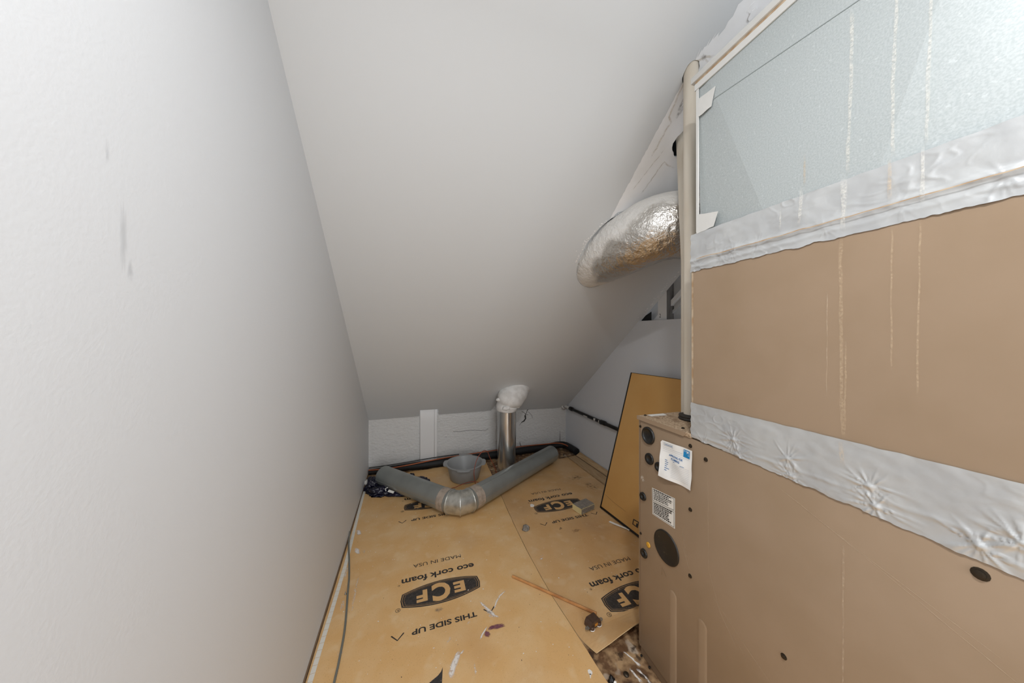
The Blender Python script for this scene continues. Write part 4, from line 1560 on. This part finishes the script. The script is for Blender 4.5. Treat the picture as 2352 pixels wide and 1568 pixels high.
# tape wraps over the joints
for c0, c1 in ((apex + dA * 0.098, apex + dA * 0.158), (apex + dB * 0.098, apex + dB * 0.168)):
    pts_ = [c0.lerp(c1, k / 8) for k in range(9)]
    sd_ = random.uniform(0, 20)
    o = tube('tape_wrap', pts_, DR + 0.0022, 'tape_clear', ld, 44, cap=False,
             rad=lambda i, a: 1 + 0.018 * noise.noise(Vector((math.cos(a) * 4 + sd_, math.sin(a) * 4, i * 0.6))))
    o['label'] = 'brownish peeling tape around the joint'

# crumpled navy bag under the left duct
bag = thing('plastic_bag', 'crumpled dark navy plastic bag pinned under the metal duct', 'bag', (-0.15, 2.60, TH))


def crumple(name, c, rx, ry, hz, rot, seed, parent, m='bag', sub=5):
    bm = bmesh.new()
    bmesh.ops.create_icosphere(bm, subdivisions=sub, radius=1)
    V = []
    for v in bm.verts:
        q = v.co.copy()
        n1 = noise.noise(q * 1.7 + Vector((seed, 0, 0)))
        n2 = abs(noise.noise(q * 3.6 + Vector((0, seed, 0))))
        n3 = abs(noise.noise(q * 8 + Vector((0, 0, seed))))
        k = 1 + 0.30 * n1 - 0.38 * n2 - 0.14 * n3
        x, y, z = q.x * rx * k, q.y * ry * k, max(q.z * k, -0.12)
        z = (z + 0.12) * hz
        V.append((c[0] + x * math.cos(rot) - y * math.sin(rot), c[1] + x * math.sin(rot) + y * math.cos(rot), c[2] + z))
    F = [tuple(t.index for t in f.verts) for f in bm.faces]
    bm.free()
    return mk(name, V, F, m, parent, smooth=True)


crumple('bag_fold', (-0.205, 2.585, TH + 0.0012), 0.150, 0.105, 0.050, -0.45, 3.0, bag)
crumple('bag_fold', (-0.080, 2.500, TH + 0.0012), 0.125, 0.060, 0.030, -0.35, 9.0, bag)
crumple('bag_fold', (0.085, 2.600, TH + 0.0012), 0.085, 0.050, 0.055, -0.5, 14.0, bag)
crumple('bag_fold', (0.005, 2.690, TH + 0.0012), 0.035, 0.030, 0.060, -0.2, 18.0, bag)
crumple('bag_fold', (-0.285, 2.640, TH + 0.0012), 0.058, 0.080, 0.085, 0.0, 23.0, bag)
V, F = poly_vf([(-0.160, 2.452), (-0.120, 2.432), (-0.112, 2.446), (-0.152, 2.468)], [], lambda x, y: (x, y, 0.052 + (y - 2.45) * 0.5), back=(0, 0, -0.001))
mk('bag_label', V, F, 'label', bag)
V, F = ribbon_vf([(-0.172, 2.455), (-0.178, 2.475), (-0.160, 2.482)], 0.006, lambda x, y: (x, y, 0.055 + (y - 2.45) * 0.5))
mk('bag_label', V, F, 'label', bag)
tag(crumple('plaster_lump', (-0.325, 2.735, TH), 0.030, 0.030, 0.045, 0, 31.0, None, 'chip', 3), 'small white plaster crumb in the far left corner', 'debris')

# insulated lines along the knee wall and around the corner
tl = thing('insulated_line', 'black foam insulated refrigerant line along the foot of knee wall', 'pipe', (0.65, 2.93, 0))
lp = smooth_path([(-0.345, 2.935, 0.022), (-0.10, 2.925, 0.030), (0.15, 2.915, 0.034), (0.40, 2.920, 0.034), (0.75, 2.935, 0.036), (1.10, 2.945, 0.040), (1.40, 2.955, 0.042), (1.53, 2.955, 0.050), (1.595, 2.915, 0.050), (1.618, 2.80, 0.044),
                  (1.622, 2.735, 0.040)], 8)
tube('foam_sleeve', lp, [0.022 + 0.012 * min(1, k / 14) for k in range(len(lp))], 'foam_tube', tl, 18)
lp2 = smooth_path([(-0.345, 2.912, 0.050), (-0.20, 2.900, 0.048), (-0.02, 2.890, 0.060), (0.20, 2.905, 0.072), (0.45, 2.930, 0.074), (0.75, 2.945, 0.076), (1.10, 2.955, 0.080), (1.38, 2.94, 0.080), (1.50, 2.915, 0.084), (1.57, 2.88, 0.070), (1.60, 2.80, 0.05)], 8)
o = tube('copper_line', lp2, 0.0055, 'copper', tl, 8)
o['label'] = 'thin copper coloured line'
tube('copper_line', smooth_path([(-0.345, 2.93, 0.062), (-0.1, 2.935, 0.066), (0.2, 2.945, 0.078), (0.45, 2.95, 0.08)], 6), 0.005, 'rubber', tl, 8)

# red wire loops
rw = thing('red_wire', 'thin red wire arching over the basin and floor duct', 'wire', (0.5, 2.42, TH))
tube('wire_loop', smooth_path([(0.300, 2.440, 0.008), (0.34, 2.415, 0.025), (0.40, 2.395, 0.052), (0.465, 2.375, 0.068), (0.52, 2.36, 0.060), (0.565, 2.335, 0.040), (0.60, 2.31, 0.02)], 8), 0.0027, 'redwire', rw, 8)
tube('wire_loop', smooth_path([(0.505, 2.385, 0.006), (0.492, 2.390, 0.06), (0.487, 2.40, 0.14), (0.520, 2.43, 0.225), (0.575, 2.46, 0.268), (0.620, 2.50, 0.245), (0.650, 2.53, 0.18), (0.690, 2.545, 0.10), (0.715, 2.55, 0.03), (0.72, 2.55, 0.006)], 8), 0.0027, 'redwire', rw, 8)

# rubble at the flue foot and the far right corner
for i, (cx, cy, rx, ry, h_) in enumerate([(0.73, 2.56, 0.060, 0.045, 0.006), (1.42, 2.80, 0.14, 0.06, 0.010)]):
    q = []
    r_ = random.Random(300 + i)
    for k in range(70):
        a, d = r_.uniform(0, 6.28), math.sqrt(r_.random())
        x, y, s_ = cx + rx * d * math.cos(a), cy + ry * d * math.sin(a), r_.uniform(0.002, 0.007)
        pts_ = [(x + r_.uniform(-s_, s_), y + r_.uniform(-s_, s_), TH + r_.uniform(0.0, s_)) for _ in range(3)] + [(x, y, TH + s_ * 1.1)]
        q.append((pts_, [(0, 1, 2), (0, 1, 3), (1, 2, 3), (2, 0, 3)]))
    V, F = merge(q)
    tag(mk('plaster_rubble', V, F, 'stone'), ['loose grey plaster crumbs around the foot of the flue pipe', 'loose dusty crumbs on the floor in the far right corner'][i], 'rubble', kind='stuff')

# black iron pipe on the right wall
ip = thing('iron_pipe', 'thin black iron pipe running along the right wall behind the panel', 'pipe', (1.63, 2.4, 0.45))
px_ = XR - 0.026
tube('pipe', [(px_, 2.885, 0.452), (px_, 2.3, 0.4505), (px_, 1.2, 0.449)], 0.0155, 'iron', ip, 20)
o = tube('painted_end', [(px_, 3.06, 0.454), (px_, 2.885, 0.452)], 0.0150, 'chippaint', ip, 16)
tube('coupling', [(px_, 2.895, 0.452), (px_, 2.885, 0.452), (px_, 2.835, 0.452), (px_, 2.825, 0.452)], [0.017, 0.0215, 0.0215, 0.017], 'iron', ip, 18)
tube('coupling', [(px_, 2.340, 0.4505), (px_, 2.330, 0.4505), (px_, 2.270, 0.4505), (px_, 2.260, 0.4505)], [0.017, 0.0220, 0.0220, 0.017], 'iron', ip, 18)
for y0_, y1_, a0, a1 in ((2.60, 2.53, -0.5, 0.1), (2.43, 2.40, -0.6, 0.9), (2.352, 2.343, -0.8, 0.8), (2.30, 2.24, -0.9, -0.5)):
    V, F = [], []
    for i in range(6):
        for j in range(5):
            y = y0_ + (y1_ - y0_) * i / 5 + random.uniform(-0.003, 0.003)
            a = a0 + (a1 - a0) * j / 4
            r = 0.0162 if y0_ > 2.36 or y1_ > 2.34 else 0.0226
            V.append((px_ - r * math.cos(a), y, 0.4505 + r * math.sin(a)))
    for i in range(5):
        for j in range(4):
            F.append((i * 5 + j, i * 5 + j + 1, i * 5 + j + 6, i * 5 + j + 5))
    mk('paint_chip', V, F, 'chippaint', ip)
V, F = lathe_vf([(0.016, -0.006), (0.036, -0.006), (0.040, 0.0), (0.016, 0.004)], 20)
V = [(px_ + x - 0.006, 3.005 - z, 0.453 + y) for x, y, z in V]
mk('plaster_collar', V, F, 'plaster', ip, smooth=True)

# leaning hardboard panel
panel = thing('hardboard_panel', 'tan hardboard panel with black edges leaning between furnace and right wall', 'panel', (1.30, 1.45, TH))
B0 = Vector((1.271, 1.828, 0.010))
T0 = Vector((1.555, 1.850, 0.951))
e_ = (T0 - B0)
PL = e_.length
e_.normalize()
w_ = Vector((e_.y, -e_.x, 0)).normalized()
if w_.y > 0:
    w_ = -w_
n_p = e_.cross(w_).normalized()
if n_p.x > 0:
    n_p = -n_p


def pmap(off):
    return lambda a, b: tuple(B0 + w_ * a + e_ * b + n_p * off)


PW = 0.74
V, F = poly_vf([(0.0, 0.0), (PW, 0.0), (PW, PL), (0.0, PL)], [], pmap(0.0), back=-n_p * 0.009)
mk('board', V, F, 'board', panel)
ew = 0.013
for poly in ([(0, 0), (PW, 0), (PW, ew), (0, ew)], [(0, 0), (ew * 0.8, 0), (ew * 0.8, PL), (0, PL)], [(0, PL - 0.003), (PW, PL - 0.003), (PW, PL), (0, PL)], [(PW - ew, 0), (PW, 0), (PW, PL), (PW - ew, PL)]):
    V, F = poly_vf(poly, [], pmap(0.0012), back=-n_p * 0.011)
    mk('edge_band', V, F, 'edge', panel)
V, F = merge([poly_vf([(0.290, 0.044), (0.334, 0.044), (0.334, 0.080), (0.290, 0.076)], [[(0.296, 0.049), (0.328, 0.049), (0.328, 0.074), (0.296, 0.071)]], pmap(0.0015)),
              poly_vf([(0.318, 0.049), (0.328, 0.049), (0.328, 0.066), (0.318, 0.066)], [], pmap(0.0016))])
mk('printed_mark', V, F, 'ink_plain', panel)
V, F = ribbon_vf([(0.02, 0.10), (0.10, 0.09), (0.22, 0.085)], 0.0012, pmap(0.0012))
mk('scratch', V, F, 'tan_dark', panel)

# sanding sponge
sp = thing('sanding_sponge', 'worn grey and cream sanding sponge block on the underlay print', 'sponge', (1.152, 1.850, 0.0062), math.radians(14))


def rough_block(name, hx, hy, h0, h1, m, parent, amp, seed):
    bm = bmesh.new()
    bmesh.ops.create_cube(bm, size=1)
    bmesh.ops.subdivide_edges(bm, edges=bm.edges[:], cuts=7, use_grid_fill=True)
    V = []
    for v in bm.verts:
        q = Vector((v.co.x * 2 * hx, v.co.y * 2 * hy, h0 + (v.co.z + 0.5) * (h1 - h0)))
        k = noise.noise_vector(q * 60 + Vector((seed, 0, 0)))
        V.append(q + k * amp)
    F = [tuple(t.index for t in f.verts) for f in bm.faces]
    bm.free()
    return mk(name, V, F, m, parent, True, smooth=False)


rough_block('foam_core', 0.066, 0.042, 0.001, 0.038, 'foam_y', sp, 0.0016, 1)
rough_block('abrasive_top', 0.063, 0.040, 0.0375, 0.0410, 'grit', sp, 0.0014, 2)
rough_block('abrasive_side', 0.061, 0.0012, 0.004, 0.036, 'grit', sp, 0.0008, 3)
bpy.data.objects['abrasive_side'].location = (0.0, -0.0432, 0)

# mortar lump, chips, strip
tag(crumple('mortar_lump', (0.690, 1.775, 0.0055), 0.026, 0.022, 0.026, 0.2, 40.0, None, 'stone', 4), 'small grey pitted mortar lump on the underlay seam', 'debris')
V, F = poly_vf([(0.812, 1.998), (0.835, 1.992), (0.845, 2.008), (0.834, 2.028), (0.818, 2.022)], [], lambda x, y: (x, y, 0.0085), back=(0, 0, -0.003))
tag(mk('paint_flake', V, F, 'chip'), 'white paint flake beside the black oval print', 'debris')
V, F = merge([tube_vf(smooth_path([(1.228, 1.665, 0.010), (1.25, 1.62, 0.011), (1.285, 1.57, 0.010), (1.262 + 0.03, 1.55, 0.010)], 5), 0.0035, 8),
              tube_vf(smooth_path([(1.236, 1.668, 0.010), (1.258, 1.625, 0.011), (1.29, 1.575, 0.009)], 5), 0.003, 8)])
tag(auto_smooth(mk('plastic_strip', V, F, 'whiteplast'), 50), 'thin white plastic strip by the bottom edge of the leaning panel', 'debris')
V, F = merge([tube_vf([(0.86 + 0.03, 1.70, 0.0075), (0.90, 1.715, 0.008), (0.905, 1.705, 0.0075)], 0.0022, 6)])
tag(mk('wood_splinter', V, F, 'tan_dark'), 'tiny dark splinter on the worn underlay past the stick', 'debris')

# wooden stick
sa, sb = Vector((0.486, 1.438, 0.0110)), Vector((0.764, 1.124, 0.0125))
st = [sa.lerp(sb, k / 20) + Vector((0, 0, 0)) for k in range(21)]
o = tube('wood_stick', st, [0.0058 + 0.0006 * noise.noise(Vector((k * 0.5, 0, 0))) for k in range(21)], 'stick', None, 7)
tag(o, 'long thin wooden stick lying across the underlay seam', 'stick')

# small brown transformer
tr = thing('transformer_block', 'small dark brown electrical block with metal tabs near curled underlay end', 'electrical part', (0.722, 1.088, 0.0105), math.radians(12))
tr.scale = (0.84, 0.84, 0.78)
pr = [(-0.036, 0.0), (0.036, 0.0), (0.036, 0.012), (0.030, 0.030), (0.024, 0.034), (-0.024, 0.034), (-0.033, 0.020), (-0.036, 0.012)]
V, F = poly_vf(pr, [], lambda x, z: (x, -0.020, z), back=(0, 0.042, 0))
o = mk('housing', V, F, 'bakelite', tr, True)
for cx in (-0.022, 0.024):
    V, F = lathe_vf([(0.0005, 0.017), (0.0105, 0.017), (0.0120, 0.015), (0.0120, 0.001), (0.0005, 0.001)], 20, (cx, -0.016, 0))
    auto_smooth(mk('side_lobe', V, F, 'bakelite', tr, True), 40)
    V, F = lathe_vf([(0.0125, 0.003), (0.0140, 0.002), (0.0140, 0.0), (0.008, 0.0)], 20, (cx, -0.016, 0))
    mk('white_rim', V, F, 'chip', tr, True)
V, F = poly_vf([(-0.006, 0.008), (0.013, 0.008), (0.013, 0.022), (-0.006, 0.022)], [], lambda x, z: (x, -0.0204, z))
mk('orange_sticker', V, F, 'orange', tr, True)
for s_ in (-1, 1):
    V, F = poly_vf([(s_ * 0.030, -0.008), (s_ * 0.048, -0.008)] + [(s_ * (0.048 + 0.009 * math.sin(math.pi * k / 8)), -0.008 * math.cos(math.pi * k / 8)) for k in range(1, 8)] + [(s_ * 0.048, 0.008), (s_ * 0.030, 0.008)],
                   [ell(s_ * 0.048, 0, 0.0034, 0.0034, 10)], lambda x, y: (x, y - 0.008, 0.012), back=(0, 0, -0.0020))
    mk('mounting_tab', V, F, 'zinc', tr, True)

# bolts and plastic bits on the bare floor by the furnace
V, F = lathe_vf([(0.010, 0.0), (0.010, 0.003), (0.006, 0.006), (0.001, 0.0065)], 14, (0.732, 0.895, 0.0))
tag(mk('floor_bolt', V, F, 'screw', smooth=True), 'dark bolt head in the stained bare floor by the furnace', 'bolt')
tag(crumple('rubber_bit', (0.668, 0.893, 0.0), 0.014, 0.012, 0.020, 0.3, 50.0, None, 'black', 3), 'black rubber bit with white paint at the sheet edge', 'debris')
tag(crumple('plaster_crumb', (0.672, 0.878, 0.006), 0.007, 0.006, 0.012, 0.3, 52.0, None, 'chip', 3), 'white plaster crumb beside the black rubber bit', 'debris')
for i, pts_ in enumerate([[(0.78, 0.90), (0.79, 0.87), (0.795, 0.84)], [(0.775, 0.965), (0.79, 0.93), (0.80, 0.90)], [(0.757, 0.91), (0.762, 0.88), (0.765, 0.855)]]):
    q = wiggle(pts_, 0.008, 0.002, 400 + i)
    ribbon_film('plaster_smear', q, [0.012 * random.uniform(0.4, 1) for _ in q], lambda x, y: (x, y, 0.0008), 'smear', floor)
